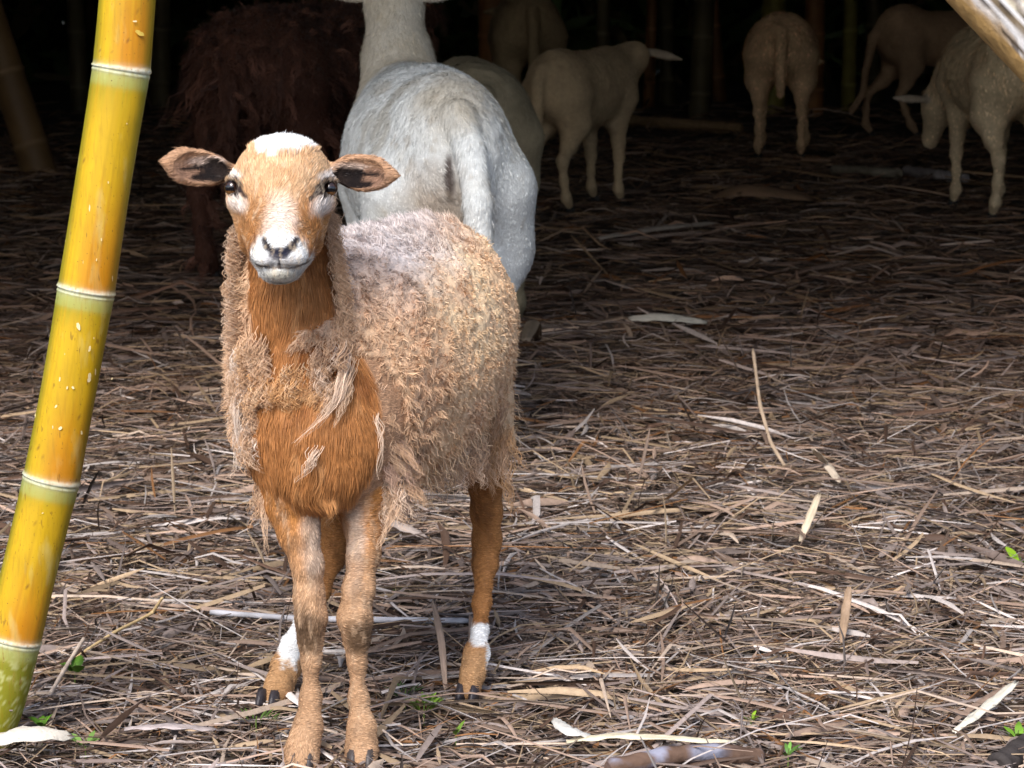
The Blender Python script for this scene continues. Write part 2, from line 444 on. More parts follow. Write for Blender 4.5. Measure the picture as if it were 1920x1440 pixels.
# ================================================================== bamboo culms
def tube(path, rad, n=32, flat=1.0):
    path = np.array(path, float); m = len(path)
    tg = nrm(np.gradient(path, axis=0)); V = []
    u = nrm(np.cross(tg[0], [0, 1, 0.01]))
    fr = []
    for i in range(m):
        u = nrm(u - tg[i] * (u @ tg[i])); w = np.cross(tg[i], u); fr.append((u, w))
        a = np.linspace(0, 2 * math.pi, n, endpoint=False)
        V.append(path[i] + rad[i] * (np.cos(a)[:, None] * u + np.sin(a)[:, None] * w * flat))
    V = np.concatenate(V)
    i = np.arange(m - 1)[:, None] * n; j = np.arange(n)[None, :]
    F = np.stack([i + j, i + (j + 1) % n, i + n + (j + 1) % n, i + n + j], -1).reshape(-1, 4)
    # end caps as degenerate fans
    V = np.concatenate([V, path[:1], path[-1:]])
    c0, c1 = len(V) - 2, len(V) - 1; jj = np.arange(n)
    F = np.concatenate([F, np.stack([np.full(n, c0), (jj + 1) % n, jj, jj], -1)[:0]])
    return V, F, fr

def big_bamboo():
    # centre line of the culm in the plane it leans in; node heights measured from the foot
    Yb = 3.62
    cl = [(-50, 1440), (-22, 1365), (-5, 1320), (25, 1195), (62, 1040), (97, 897), (130, 725), (162, 543), (192, 350), (228, 128), (239, 0), (246, -120), (258, -420), (262, -800)]
    pts = np.array([P(x, y, Yb + (1365 - y) * .00003) for x, y in cl]); 
    # arc-length resample
    s = np.concatenate([[0], np.cumsum(np.linalg.norm(np.diff(pts, axis=0), axis=1))])
    nodes_px = [1195, 897, 543, 128, -330]
    ys = np.array([c[1] for c in cl], float)
    ns = [float(np.interp(-y, -ys, s)) for y in nodes_px]
    top = s[-1]
    S = np.unique(np.concatenate([np.arange(0, top, .006), np.concatenate([np.arange(a - .014, a + .014, .0012) for a in ns])]))
    S = S[(S >= 0) & (S <= top)]
    path = np.stack([np.interp(S, s, pts[:, i]) for i in range(3)], 1)
    for _ in range(30): path[1:-1] = .5 * path[1:-1] + .25 * (path[:-2] + path[2:])
    r0 = RR(54.5, Yb)
    rad = np.full(len(S), r0)
    rad *= 1 - .03 * sstep(.0, .12, .12 - S)
    tseg = np.zeros(len(S))
    bounds = [-.25] + ns + [top + .3]
    for a, b in zip(bounds[:-1], bounds[1:]):
        m = (S >= a) & (S < b); t = (S[m] - a) / (b - a); tseg[m] = t
        rad[m] *= 1 - .035 * np.sin(t * math.pi) ** .7 * 1.0
    for a in ns:
        d = S - a
        rad += r0 * .045 * np.exp(-(d / .0026) ** 2) + r0 * .02 * np.exp(-((d + .006) / .002) ** 2) - r0 * .02 * np.exp(-((d + .0035) / .0012) ** 2)
    V, F, fr = tube(path, rad, 72)
    ns_ = 72
    ang = np.tile(np.arange(ns_) / ns_ * 2 * math.pi, len(S)); T = np.repeat(tseg, ns_); SS = np.repeat(S, ns_)
    ang = np.concatenate([ang, [0, 0]]); T = np.concatenate([T, [0, 1]]); SS = np.concatenate([SS, [0, top]])
    nx = np.zeros(len(V)); nx[:-2] = (V[:-2] - np.repeat(path, ns_, axis=0))[:, 0] / r0
    streak = noise(np.stack([np.cos(ang) * 14, np.sin(ang) * 14, SS * 3], 1), 1, 5)
    C = np.tile(np.array([.56, .345, .006]), (len(V), 1))
    orange = np.array([.54, .205, .005]); green = np.array([.18, .20, .010])
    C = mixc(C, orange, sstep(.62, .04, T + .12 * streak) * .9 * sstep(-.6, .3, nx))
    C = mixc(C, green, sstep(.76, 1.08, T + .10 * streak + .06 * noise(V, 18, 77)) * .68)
    C = mixc(C, green, sstep(-.55, -.95, nx) * .75)  # greener culm edges paint in reflected green light
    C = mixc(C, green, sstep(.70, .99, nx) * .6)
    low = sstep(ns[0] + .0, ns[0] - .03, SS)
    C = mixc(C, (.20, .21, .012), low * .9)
    # scars, flecks and waxy bloom
    pp = V * [1, 1, .45]
    sp = noise(pp, 330, 21); C = mixc(C, (.16, .06, .01), sstep(.80, .9, sp) * (noise(V, 30, 8) > .1) * .8)
    for a in ns:
        d = SS - a
        C = mixc(C, (.74, .77, .66), np.exp(-((d + .002) / .0060) ** 2) * np.clip(.85 + .5 * noise(V, 300, 2), 0, 1) * .95)
        C = mixc(C, (.36, .42, .14), np.exp(-((d + .012) / .008) ** 2) * .55)
        C = mixc(C, (.16, .17, .08), np.exp(-((d + .0035) / .0011) ** 2) * .6)
    C = mixc(C, (.55, .56, .25), low * sstep(.25, .5, noise(V, 260, 14)) * .6)
    C *= (1 + .10 * streak + .06 * noise(V, 25, 3))[:, None]
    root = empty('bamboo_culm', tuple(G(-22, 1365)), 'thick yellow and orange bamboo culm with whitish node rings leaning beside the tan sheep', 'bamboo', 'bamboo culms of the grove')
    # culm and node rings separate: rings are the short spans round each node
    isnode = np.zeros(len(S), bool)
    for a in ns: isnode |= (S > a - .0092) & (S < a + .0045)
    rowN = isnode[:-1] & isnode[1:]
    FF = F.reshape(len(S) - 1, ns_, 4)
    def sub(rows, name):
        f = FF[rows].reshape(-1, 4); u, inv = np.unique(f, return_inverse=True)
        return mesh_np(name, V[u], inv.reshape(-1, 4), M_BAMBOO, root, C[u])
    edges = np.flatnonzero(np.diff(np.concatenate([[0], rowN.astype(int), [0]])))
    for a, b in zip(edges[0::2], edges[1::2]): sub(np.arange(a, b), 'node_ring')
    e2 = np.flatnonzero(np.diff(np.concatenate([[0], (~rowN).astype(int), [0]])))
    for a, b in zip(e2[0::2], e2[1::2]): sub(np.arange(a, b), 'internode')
    # pale scars: thin chips lying on the skin
    marks = [(147, 612, 7, 13, -.6), (117, 663, 7, 10, -.7), (168, 654, 6, 8, .3), (168, 708, 10, 13, .3), (179, 697, 3, 9, 0), (112, 711, 4, 6, .2), (126, 727, 4, 4, 0), (137, 727, 6, 4, 0), (105, 762, 4, 6, 0), (113, 803, 6, 7, -.8), (99, 801, 3, 4, 0),
             (153, 811, 5, 5, 0), (66, 780, 2, 7, 0), (147, 470, 3, 22, .2), (168, 390, 3, 11, -.1), (155, 487, 2, 10, -.1), (137, 524, 3, 9, 0), (124, 452, 3, 4, 0), (138, 455, 2, 4, 0), (190, 449, 3, 4, 0), (211, 522, 2, 9, .1), (181, 487, 2, 5, 0), (149, 408, 2, 4, 0), (203, 342, 3, 3, 0), (238, 232, 2, 3, 0), (176, 634, 2, 3, 0), (80, 962, 3, 2, 0), (262, 62, 16, 9, .1), (253, 40, 6, 4, .1), (210, 710, 2, 3, 0)]
    for (x, y, a, b, rt) in marks:
        k = 11; Vm, Fm, Cm = [], [], []; pa = rng.random() * 6
        for j in range(k + 1):
            aa = 2 * math.pi * j / k; rr_ = 0 if j == k else (.62 + .30 * math.sin(2 * aa + pa) + .25 * rng.random())
            ux, uy = a * .62 * math.cos(aa) * rr_, b * .75 * math.sin(aa) * rr_
            X = x + ux * math.cos(rt) - uy * math.sin(rt); Yp = y + ux * math.sin(rt) + uy * math.cos(rt)
            cxx = np.interp(-Yp, -ys, [c[0] for c in cl]); off = np.clip((X - cxx) / 54.5, -.97, .97)
            dep = Yb + (1365 - Yp) * .00003 - math.sqrt(1 - off * off) * r0 - .0002
            Vm.append(P(X, Yp, dep)); Cm.append((.80, .66, .36) if a < 12 else (.66, .46, .08))
        for j in range(k): Fm.append((j, (j + 1) % k, k))
        mesh_np('pale_scar', np.array(Vm), np.array(Fm), M_BAMBOO, root, np.array(Cm))
big_bamboo()

def back_culm(pts, r, colr, label):
    """pts: list of world points foot to top"""
    pts = np.array(pts, float); s = np.concatenate([[0], np.cumsum(np.linalg.norm(np.diff(pts, axis=0), axis=1))])
    nd = np.arange(.18, s[-1], .36)
    S = np.unique(np.concatenate([np.linspace(0, s[-1], 40)] + [np.array([a - .02, a - .008, a, a + .008, a + .02]) for a in nd])); S = S[(S >= 0) & (S <= s[-1])]
    path = np.stack([np.interp(S, s, pts[:, i]) for i in range(3)], 1)
    rad = r * (1 - .25 * S / s[-1])
    for a in nd: rad = rad + r * .09 * np.exp(-((S - a) / .007) ** 2)
    V, F, _ = tube(path, rad, 20)
    C = np.tile(np.array(colr), (len(V), 1)) * (1 + .25 * noise(V, 6, 9))[:, None]
    SS = np.concatenate([np.repeat(S, 20), [0, 0]])
    for a in nd: C = mixc(C, np.array(colr) * 1.8 + .05, np.exp(-((SS - a) / .012) ** 2) * .6)
    tag(mesh_np('bamboo_culm', V, F, M_CULM, None, C), label, 'bamboo', 'bamboo culms of the grove')
def up_from(px, py, lean_x, lean_y, h=3.4, z=0):
    g = G(px, py); return [g + np.array([0, 0, -.05]), g + np.array([lean_x * .4, lean_y * .4, h * .45]), g + np.array([lean_x, lean_y, h])]
BR = (.30, .17, .06); YG = (.30, .25, .06); DK = (.12, .09, .045); OR = (.32, .14, .05)
back_culm(up_from(78, 318, -1.2, .2), .085, (.20, .11, .045), 'shaded brown bamboo culm leaning left behind the yellow bamboo')
back_culm(up_from(-30, 300, -.3, .2), .07, DK, 'dim bamboo culm at the far left edge of the grove')
for px, py, r, lx, c, lb in (
    (925, 215, .09, -.05, OR, 'reddish bamboo culm just left of the dim sheep at the top of the picture'),
    (1128, 205, .045, .05, DK, 'thin dark bamboo culm above the sheep with its ear held out'),
    (1216, 190, .04, .12, OR, 'slim orange brown bamboo culm in the dark gap right of the turned head'),
    (1252, 185, .055, -.10, DK, 'dark bamboo culm behind the slim orange brown one'),
    (1350, 178, .05, -.35, OR, 'orange bamboo culm leaning left near the middle of the dark grove'),
    (1310, 215, .07, .15, DK, 'dark bamboo culm left of the rear facing woolly sheep'),
    (1448, 200, .085, .0, YG, 'yellowish bamboo culm rising behind the back of the woolly rear facing sheep'),
    (1524, 205, .07, .02, OR, 'brown bamboo culm at the right shoulder of the woolly rear facing sheep'),
    (1590, 195, .05, .04, YG, 'yellow green bamboo culm between the woolly sheep and the long tailed sheep'),
    (1640, 180, .06, -.1, DK, 'dark bamboo culm behind the long tailed sheep'),
    (300, 190, .07, .1, DK, 'dark bamboo culm between the yellow bamboo and the dark brown sheep'),
    (150, 200, .06, -.1, DK, 'dark bamboo culm hidden behind the yellow bamboo top')):
    back_culm(up_from(px, py, lx, .1), r, c, lb)

# ================================================================== leaning dead trunk, upper right
def dead_trunk():
    A, B = P(1826, -92, 4.05), P(2220, 316, 3.75)
    d = B - A; path = np.array([A - d * 1.6, A - d * .8] + [A + d * t for t in np.linspace(-.6, 1.6, 120)] + [A + d * 2.1]); path = path[path[:, 2] > -.05]
    n = 90
    V, F, fr = tube(path, np.full(len(path), .080), n)
    Vb = V[:-2].reshape(len(path), n, 3); ax = nrm(d); c = path[:, None, :]
    rad = Vb - c; ang = np.arctan2(rad[..., 2] * 1.0, rad[..., 0]); 
    s = ((Vb - A) @ ax)
    q = np.stack([np.cos(ang) * 3.2, np.sin(ang) * 3.2, s * 5], -1).reshape(-1, 3)
    g = fbm(q * [3, 3, 1.2], 2.2, 31).reshape(ang.shape)
    rough = sstep(-.3, .25, rad[..., 0] * .7 + rad[..., 2] * .7 - .01) if False else np.ones_like(g)
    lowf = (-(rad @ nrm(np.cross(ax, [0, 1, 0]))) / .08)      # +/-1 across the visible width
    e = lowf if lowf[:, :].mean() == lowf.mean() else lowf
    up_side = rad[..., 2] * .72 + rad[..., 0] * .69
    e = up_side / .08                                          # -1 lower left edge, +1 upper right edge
    barky = sstep(-.35, .1, e + .25 * g)
    V[:-2] = (Vb + nrm(rad) * (barky * (.006 * g + .004 * noise(q, 7, 2).reshape(g.shape)))[..., None]).reshape(-1, 3)
    C = np.tile(np.array([.42, .26, .10]), (len(V), 1)); ee = np.concatenate([(e + .18 * g).ravel(), [0, 0]])
    gg = np.concatenate([g.ravel(), [0, 0]]); q2 = np.concatenate([q, q[:2]])
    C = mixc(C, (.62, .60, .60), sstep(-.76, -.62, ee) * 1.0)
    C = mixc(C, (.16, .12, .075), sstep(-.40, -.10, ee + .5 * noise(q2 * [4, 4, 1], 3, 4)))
    C = mixc(C, (.45, .40, .30), sstep(.1, .5, noise(q2 * [5, 5, 1], 3.5, 6)) * sstep(-.4, -.2, ee))
    C = mixc(C, (.03, .02, .015), sstep(.62, .8, noise(q2, 7, 19)) * .9)
    tag(mesh_np('leaning_trunk', V, F, M_WOOD, None, C), 'weathered pole with flaking grey bark slanting across the upper right corner', 'trunk')
dead_trunk()

# ================================================================== MAIN SHEEP
def main_sheep():
    B = Body()
    head_dir = None
    Pp = lambda x, y, Y: P(x, y, Y)
    yaw = math.atan2(.155, .45)                       # spine runs away to the right
    ca, sa = math.cos(yaw), math.sin(yaw)
    M = np.array([[ca, -sa, 0], [sa, ca, 0], [0, 0, 1]])   # rows: side axis, spine axis, up
    # torso
    B.ell(Pp(726, 668, 3.79), (.150, .29, .180), 'torso', .03, M)
    B.ell(Pp(802, 600, 3.97), (.118, .15, .148), 'torso', .05, M)
    B.ell(Pp(640, 690, 3.66), (.135, .17, .165), 'torso', .05, M)
    # chest and brisket
    B.ell(Pp(600, 795, 3.545), (.104, .10, .112), 'chest', .04, M)
    B.cap(Pp(664, 770, 3.56), Pp(674, 880, 3.55), RR(50, 3.55), RR(40, 3.55), 'chest', .04)
    B.cap(Pp(520, 790, 3.54), Pp(536, 880, 3.53), RR(46, 3.55), RR(40, 3.55), 'chest', .03)
    B.ell(Pp(600, 880, 3.52), (.060, .06, .055), 'chest', .03)
    B.cap(Pp(596, 925, 3.485), Pp(618, 944, 3.475), RR(24, 3.5), RR(13, 3.5), 'chest', .012)
    # neck
    B.cap(Pp(572, 740, 3.60), Pp(552, 560, 3.555), RR(98, 3.6), RR(80, 3.55), 'neck', .05)
    B.cap(Pp(552, 560, 3.555), Pp(540, 400, 3.53), RR(80, 3.55), RR(72, 3.53), 'neck', .03)
    # head
    h = 'head'; r = lambda p: RR(p, 3.4)
    B.ell(Pp(531, 322, 3.445), (r(86), .075, r(66)), h, .03)
    B.ell(Pp(527, 352, 3.425), (r(76), .055, r(62)), h, .03)
    B.cap(Pp(528, 372, 3.400), Pp(525, 452, 3.335), r(60), r(41), h, .03)
    B.cap(Pp(500, 352, 3.412), Pp(510, 430, 3.36), r(46), r(34), h, .015)
    B.cap(Pp(556, 352, 3.412), Pp(543, 430, 3.36), r(46), r(34), h, .015)
    for s in (-1, 1):
        cx = 527
        B.cap(Pp(cx + s * 50, 385, 3.447), Pp(cx + s * 45, 452, 3.405), r(45), r(33), h, .025)     # cheek and jaw
        B.cap(Pp(cx + s * 36, 430, 3.38), Pp(cx + s * 26, 480, 3.35), r(36), r(27), h, .02)
        B.cap(Pp(cx + s * 77, 338, 3.428), Pp(cx + s * 88, 344, 3.437), r(17), r(13), h, .014)      # brow
        B.cap(Pp(cx + s * 70, 336, 3.412), Pp(cx + s * 98, 342, 3.434), r(9), r(7), h, .006)        # upper lid
        B.cap(Pp(cx + s * 73, 364, 3.412), Pp(cx + s * 93, 364, 3.436), r(7), r(6), h, .008)        # lower lid
        B.cap(Pp(cx + s * 60, 378, 3.390), Pp(cx + s * 85, 380, 3.426), r(17), r(13), h, .015)
    B.ell(Pp(525, 468, 3.338), (r(53), .042, r(37)), h, .02)             # muzzle
    B.ell(Pp(505, 483, 3.322), (r(31), .030, r(22)), h, .008)            # upper lip pads
    B.ell(Pp(545, 483, 3.322), (r(31), .030, r(22)), h, .008)
    B.ell(Pp(525, 507, 3.335), (r(39), .036, r(24)), h, .008)            # chin
    B.ell(Pp(525, 470, 3.312), (r(17), .016, r(14)), h, .01)             # nose pad
    cut = lambda a, b, ra, rb, k=.002: B.cut('c', np.array(a), np.array(b), ra, rb, k)
    for s in (-1, 1):
        c0 = 525
        cut(Pp(c0 + s * 27, 459, 3.296), Pp(c0 + s * 13, 473, 3.293), r(4.5), r(4), .003)
        cut(Pp(c0 + s * 2, 500, 3.290), Pp(c0 + s * 30, 501, 3.300), r(3), r(3), .003)
        cut(Pp(c0 + s * 30, 501, 3.300), Pp(c0 + s * 50, 496, 3.325), r(2.5), r(2.5), .003)
    cut(Pp(525, 482, 3.291), Pp(525, 500, 3.291), r(3), r(3), .003)
    # eye sockets
    EY = [(437, 351, 3.427, -1), (617, 353, 3.427, 1)]
    for (x, y, Y, s) in EY:
        B.cut('e', Pp(x + s * 3, y, Y - .012), np.array((r(18), .020, r(10.5))), np.eye(3), None, .003)
    # ears
    for s, cx, cy, tx, ty in ((-1, 425, 322, 306, 303), (1, 630, 322, 742, 329)):
        a = Pp(cx, cy, 3.475); t = Pp(tx, ty, 3.455); ax = t - a; L = np.linalg.norm(ax); ax /= L
        fw = np.array([s * .10, -1, .15]); fw = nrm(fw - ax * (fw @ ax)); up = np.cross(ax, fw)
        Mx = np.array([ax, fw, up]); c = a + ax * L * .50
        B.ell(a + ax * L * .44, (L * .45, .011, r(37)), 'ear', .010, Mx)
        B.cap(a + ax * L * .72, t, r(17), r(4), 'ear', .022)
        B.cap(a - ax * .018 - fw * .006, a + ax * .016 - fw * .006, r(15), r(15), 'ear', .018)
        B.cut('e', a + ax * L * .42 + fw * .0125, np.array((L * .44, .0155, r(30))), Mx, None, .004)
        B.cut('e', a + ax * L * .30 + fw * .004 + up * .004, np.array((L * .26, .0085, r(9))), Mx, None, .004)
    # front legs
    fl = [(536, 870, 3.54, 66), (546, 935, 3.53, 52), (560, 995, 3.52, 40), (576, 1060, 3.51, 30), (580, 1120, 3.505, 29), (584, 1160, 3.50, 30), (582, 1200, 3.50, 22), (583, 1240, 3.50, 19), (582, 1310, 3.50, 20), (578, 1362, 3.497, 28), (568, 1400, 3.487, 31), (564, 1432, 3.475, 38)]
    fr_ = [(676, 870, 3.57, 64), (680, 930, 3.55, 50), (683, 985, 3.54, 38), (682, 1040, 3.525, 31), (672, 1105, 3.51, 30), (666, 1160, 3.50, 32), (668, 1200, 3.50, 24), (669, 1240, 3.50, 18), (672, 1310, 3.50, 19), (678, 1362, 3.497, 27), (678, 1400, 3.49, 29), (677, 1434, 3.475, 35)]
    rr_ = [(865, 790, 3.93, 85), (898, 850, 3.93, 48), (910, 905, 3.93, 33), (912, 960, 3.94, 29), (912, 1010, 3.945, 29), (909, 1060, 3.93, 24), (903, 1130, 3.88, 18), (900, 1180, 3.85, 17), (894, 1225, 3.82, 25), (886, 1262, 3.80, 23), (880, 1295, 3.79, 25)]
    rl = [(690, 800, 3.86, 85), (655, 900, 3.88, 58), (634, 980, 3.885, 34), (622, 1045, 3.88, 25), (600, 1110, 3.86, 20), (572, 1160, 3.84, 19), (549, 1208, 3.81, 21), (537, 1250, 3.80, 28), (524, 1285, 3.775, 27), (512, 1312, 3.765, 24)]
    for L in (fl, fr_, rr_, rl):
        B.chain([(Pp(x, y, Y), RR(w - (3.5 if w < 45 else 0), Y)) for x, y, Y, w in L], 'leg', .016)
    # hock point and dewclaws
    B.cap(Pp(925, 1020, 3.98), Pp(915, 1080, 3.95), RR(15, 3.95), RR(10, 3.95), 'leg', .012)
    # tail behind
    B.cap(Pp(925, 640, 4.10), Pp(935, 860, 4.10), .028, .016, 'torso', .02)
    B.build(.0026)
    V, N, F = B.V, B.N, B.F
    root = empty('sheep', tuple(G(650, 1400)), 'tan shaggy hair sheep with white crown and muzzle facing the camera, standing in front', 'sheep', HEROGROUP)

    def blob(p, x, y, Y, rx, ry, soft=.35, nz=.25, ns=60, seed=1):
        c = P(x, y, Y); k = Y / FPX
        d = np.sqrt(((p[:, 0] - c[0]) / (rx * k)) ** 2 + ((p[:, 2] - c[2]) / (ry * k)) ** 2)
        return sstep(1 + soft, 1 - soft, d + nz * fbm(p, ns, seed))
    def groups(p):
        g = B.sdf(p, True); return g
    def wool_mask(p, n):
        g = groups(p); m = np.minimum.reduce([g['head'], g['ear'], g['leg'], g['chest'], g['neck']])
        e = m - g['torso'] + .020 * fbm(p, 22, 5)
        w = sstep(-.004, .010, e)
        # neck: woolly sides and nape, bare front
        isn = sstep(.006, -.004, g['neck'] - np.minimum.reduce([g['head'], g['ear'], g['chest'], g['leg']]))
        k = 3.55 / FPX
        xa = np.interp(p[:, 2], [P(0, 760, 3.6)[2], P(0, 560, 3.55)[2], P(0, 400, 3.53)[2]], [P(560, 760, 3.6)[0], P(557, 560, 3.55)[0], P(540, 400, 3.53)[0]])
        side = np.abs(p[:, 0] - xa) / k + 14 * fbm(p, 40, 6)
        ns_ = np.maximum(sstep(72, 86, side), sstep(-.05, .25, n[:, 1]))
        w = np.maximum(w, isn * ns_)
        # lower edge: belly stays short haired
        zb = P(0, 915, 3.8)[2] + .012 * fbm(p, 18, 7)
        w = w * sstep(zb - .01, zb + .012, p[:, 2])
        # collar of wool across the chest and two shoulder patches
        col = blob(p, 548, 735, 3.5, 88, 24, .6, 1.1, 40, 9) * (n[:, 1] < .2)
        w = np.maximum(w, col * (g['head'] > .02))
        leg = (g['leg'] < g['torso'] - .004) & (p[:, 2] < P(0, 870, 3.9)[2])
        w = sstep(.25, .72, w + .16 * fbm(p, 55, 17))
        return np.where(leg, 0, w), g
    def colour(p, n, w, g):
        K = len(p)
        C = np.tile(np.array([.42, .175, .055]), (K, 1))                 # orange brown hair
        C = mixc(C, (.22, .068, .015), sstep(.0, .5, fbm(p, 25, 12)) * .7)
        C = mixc(C, (.60, .30, .12), sstep(.2, .6, fbm(p * [1, 1, .4], 60, 112)) * .6)
        hd = sstep(.012, -.006, g['head'] - np.minimum(g['neck'], g['chest']))
        def line(x0, y0, x1, y1, wd, soft=.5):
            yy_ = 3.305 if y0 > 440 else 3.418
            a_, b_ = P(x0, y0, yy_), P(x1, y1, yy_); a_, b_ = a_[[0, 2]], b_[[0, 2]]; q = p[:, [0, 2]] - a_; ab = b_ - a_
            t_ = np.clip(q @ ab / (ab @ ab), 0, 1); return sstep(1 + soft, 1 - soft, np.linalg.norm(q - t_[:, None] * ab, axis=1) / RR(wd, 3.4) + .2 * fbm(p, 150, 2))
        face = np.tile(np.array([.68, .43, .24]), (K, 1))
        face = mixc(face, (.42, .18, .055), np.maximum(blob(p, 466, 445, 3.4, 38, 66, .5), blob(p, 592, 440, 3.4, 38, 74, .5)) * .95)
        face = mixc(face, (.44, .19, .06), np.maximum(blob(p, 488, 395, 3.4, 22, 40, .8), blob(p, 572, 400, 3.4, 22, 40, .8)) * .6)
        face = mixc(face, (.50, .25, .10), sstep(.0, .5, fbm(p, 50, 40)) * .45)
        face = mixc(face, (.62, .36, .18), blob(p, 500, 288, 3.4, 60, 18, .8, .3) * .4)
        face = mixc(face, (.82, .74, .68), blob(p, 527, 422, 3.36, 30, 50, .6, .3) * .8)
        face = mixc(face, (.84, .83, .81), blob(p, 525, 486, 3.33, 55, 58, .10, .18, 70))
        face = mixc(face, (.86, .85, .84), blob(p, 532, 250, 3.45, 66, 36, .10, .28, 55, 3))
        for (x, y, a, b) in ((448, 380, 19, 18), (606, 382, 18, 20), (437, 328, 20, 8), (618, 330, 20, 8)):
            face = mixc(face, (.90, .82, .76), blob(p, x, y, 3.41, a, b, .5, .25) * .9)
        for (x, y) in ((437, 351), (617, 353)): face = mixc(face, (.025, .015, .014), blob(p, x, y, 3.42, 25, 15, .2, .1) * .95)
        for q in ((452, 350, 470, 366, 4.2), (602, 352, 586, 368, 4.2), (424, 333, 446, 332, 1.8), (446, 332, 462, 345, 1.8), (630, 334, 610, 334, 1.8), (610, 334, 594, 348, 1.8), (430, 366, 452, 366, 2.2), (606, 368, 624, 368, 2.2)):
            face = mixc(face, (.05, .035, .035), line(*q) * .92)
        for q in ((496, 450, 502, 461, 6), (502, 461, 518, 474, 7), (555, 450, 549, 461, 6), (549, 461, 533, 474, 7), (525, 478, 525, 500, 3)):
            face = mixc(face, (.014, .010, .014), line(*q) * .98)
        face = mixc(face, (.022, .022, .04), blob(p, 525, 475, 3.3, 18, 12, .25, .15))
        for q in ((480, 496, 500, 501, 2.2), (500, 501, 550, 502, 2.2), (550, 502, 574, 496, 2.2)):
            face = mixc(face, (.09, .07, .07), line(*q) * .9)
        face = mixc(face, (.45, .40, .27), blob(p, 525, 515, 3.31, 26, 9, .6, .3) * .6)
        face = mixc(face, (.30, .28, .30), np.maximum(blob(p, 508, 488, 3.3, 15, 9, .8, .5, 200), blob(p, 542, 488, 3.3, 15, 9, .8, .5, 200)) * .55)
        sp = noise(p, 420, 33); face = mixc(face, (.13, .11, .11), sstep(.45, .7, sp) * blob(p, 525, 478, 3.33, 58, 52, .2) * .6)
        fk = noise(p * [1, 1, .35], 300, 34); face = mixc(face, (.86, .68, .48), sstep(.3, .7, fk) * .35)
        C = mixc(C, face, hd) if False else C * (1 - hd[:, None]) + face * hd[:, None]
        # ears
        er = sstep(.004, -.003, g['ear'] - g['head'])
        ec = np.tile(np.array([.50, .29, .17]), (K, 1))
        for s, cx, cy in ((-1, 372, 320), (1, 682, 332)):
            inn = blob(p, cx + s * 3, cy, 3.46, 44, 22, .3, .35, 60) * (n[:, 1] < -.1)
            ec = mixc(ec, (.24, .14, .10), inn * .8)
            f_ = (n[:, 1] < 0)
            ec = mixc(ec, (.66, .52, .44), blob(p, cx - s * 24, cy - 19, 3.46, 36, 8, .4, .4, 60) * f_ * .8)
            for (ox, oy, a_, b_) in ((-34, 3, 28, 20), (-12, -5, 32, 5.5), (-8, 12, 20, 7), (16, -2, 22, 3.2)):
                ec = mixc(ec, (.008, .005, .005), blob(p, cx + s * ox, cy + oy, 3.455, a_ * 1.12, b_ * 1.15, .22, .35, 70) * f_ * .98)
        C = C * (1 - er[:, None]) + ec * er[:, None]
        # legs
        lg = sstep(.006, -.004, g['leg'] - np.minimum.reduce([g['chest'], g['torso'], g['neck']])) * (p[:, 2] < P(0, 890, 3.6)[2])
        front = p[:, 1] < 3.66
        fc = np.tile(np.array([.50, .30, .17]), (K, 1))
        up = sstep(P(0, 1120, 3.5)[2], P(0, 960, 3.5)[2], p[:, 2])
        fc = mixc(fc, (.48, .205, .06), up)
        fc = mixc(fc, (.50, .40, .33), np.maximum(blob(p, 592, 1005, 3.5, 24, 90, .7, .5), blob(p, 662, 995, 3.5, 18, 90, .7, .5)) * .8)
        fc = mixc(fc, (.07, .04, .022), np.maximum(blob(p, 574, 1184, 3.48, 27, 44, .5, .4), blob(p, 672, 1196, 3.48, 25, 38, .5, .4)) * .88)
        fc = mixc(fc, (.22, .14, .09), sstep(.1, .5, fbm(p * [1, 1, .4], 90, 23)) * .4)
        fc = mixc(fc, (.62, .42, .27), sstep(.15, .5, fbm(p * [1, 1, .3], 140, 24)) * .5)
        bc = np.tile(np.array([.37, .165, .055]), (K, 1))
        bc = mixc(bc, (.16, .06, .018), sstep(.0, .5, fbm(p * [1, 1, .4], 60, 25)) * .6)
        bc = mixc(bc, (.44, .25, .12), sstep(P(0, 1180, 3.8)[2], P(0, 1240, 3.8)[2], p[:, 2]))
        bc = mixc(bc, (.82, .82, .82), np.maximum(np.maximum(blob(p, 558, 1198, 3.8, 42, 46, .15, .45, 110), blob(p, 900, 1182, 3.85, 30, 16, .3, .5, 110)), blob(p, 918, 1225, 3.82, 8, 42, .3, .2)))
        lc = np.where(front[:, None], fc, bc)
        C = C * (1 - lg[:, None]) + lc * lg[:, None]
        # wool
        wc = np.tile(np.array([.74, .51, .32]), (K, 1))
        wc = mixc(wc, (.82, .63, .41), sstep(-.1, .5, fbm(p, 9, 51)) * .7)
        wc = mixc(wc, (.64, .42, .28), sstep(.0, .5, fbm(p, 16, 52)) * .6)
        wc = mixc(wc, (.70, .64, .64), blob(p, 705, 440, 3.8, 130, 90, .7, .3, 20) * .9)
        wc = mixc(wc, (.60, .38, .24), sstep(3.66, 3.58, p[:, 1]) * .6)
        wc = mixc(wc, (.54, .28, .11), blob(p, 552, 735, 3.5, 80, 50, .6, .6, 40) * (p[:, 1] < 3.56) * .75)
        C = C * (1 - w[:, None]) + wc * w[:, None]
        return C
    w, g = wool_mask(V, N)
    # the hide swells a little where the fleece grows
    swell = w * (.010 + .006 * fbm(V, 30, 60) + .0035 * noise(V, 130, 61))
    lgm = g['leg'] < g['torso'] - .004; rel = (1 - w) * np.where(g['head'] < .01, 0, 1)
    V2 = V + N * (swell * .6 + rel * np.where(lgm, .0016 * noise(V * [1, 1, .3], 110, 91), .004 * fbm(V * [1, 1, .6], 32, 92)))[:, None]
    N2 = vnormals(V2, F)
    C = colour(V, N, w, g)
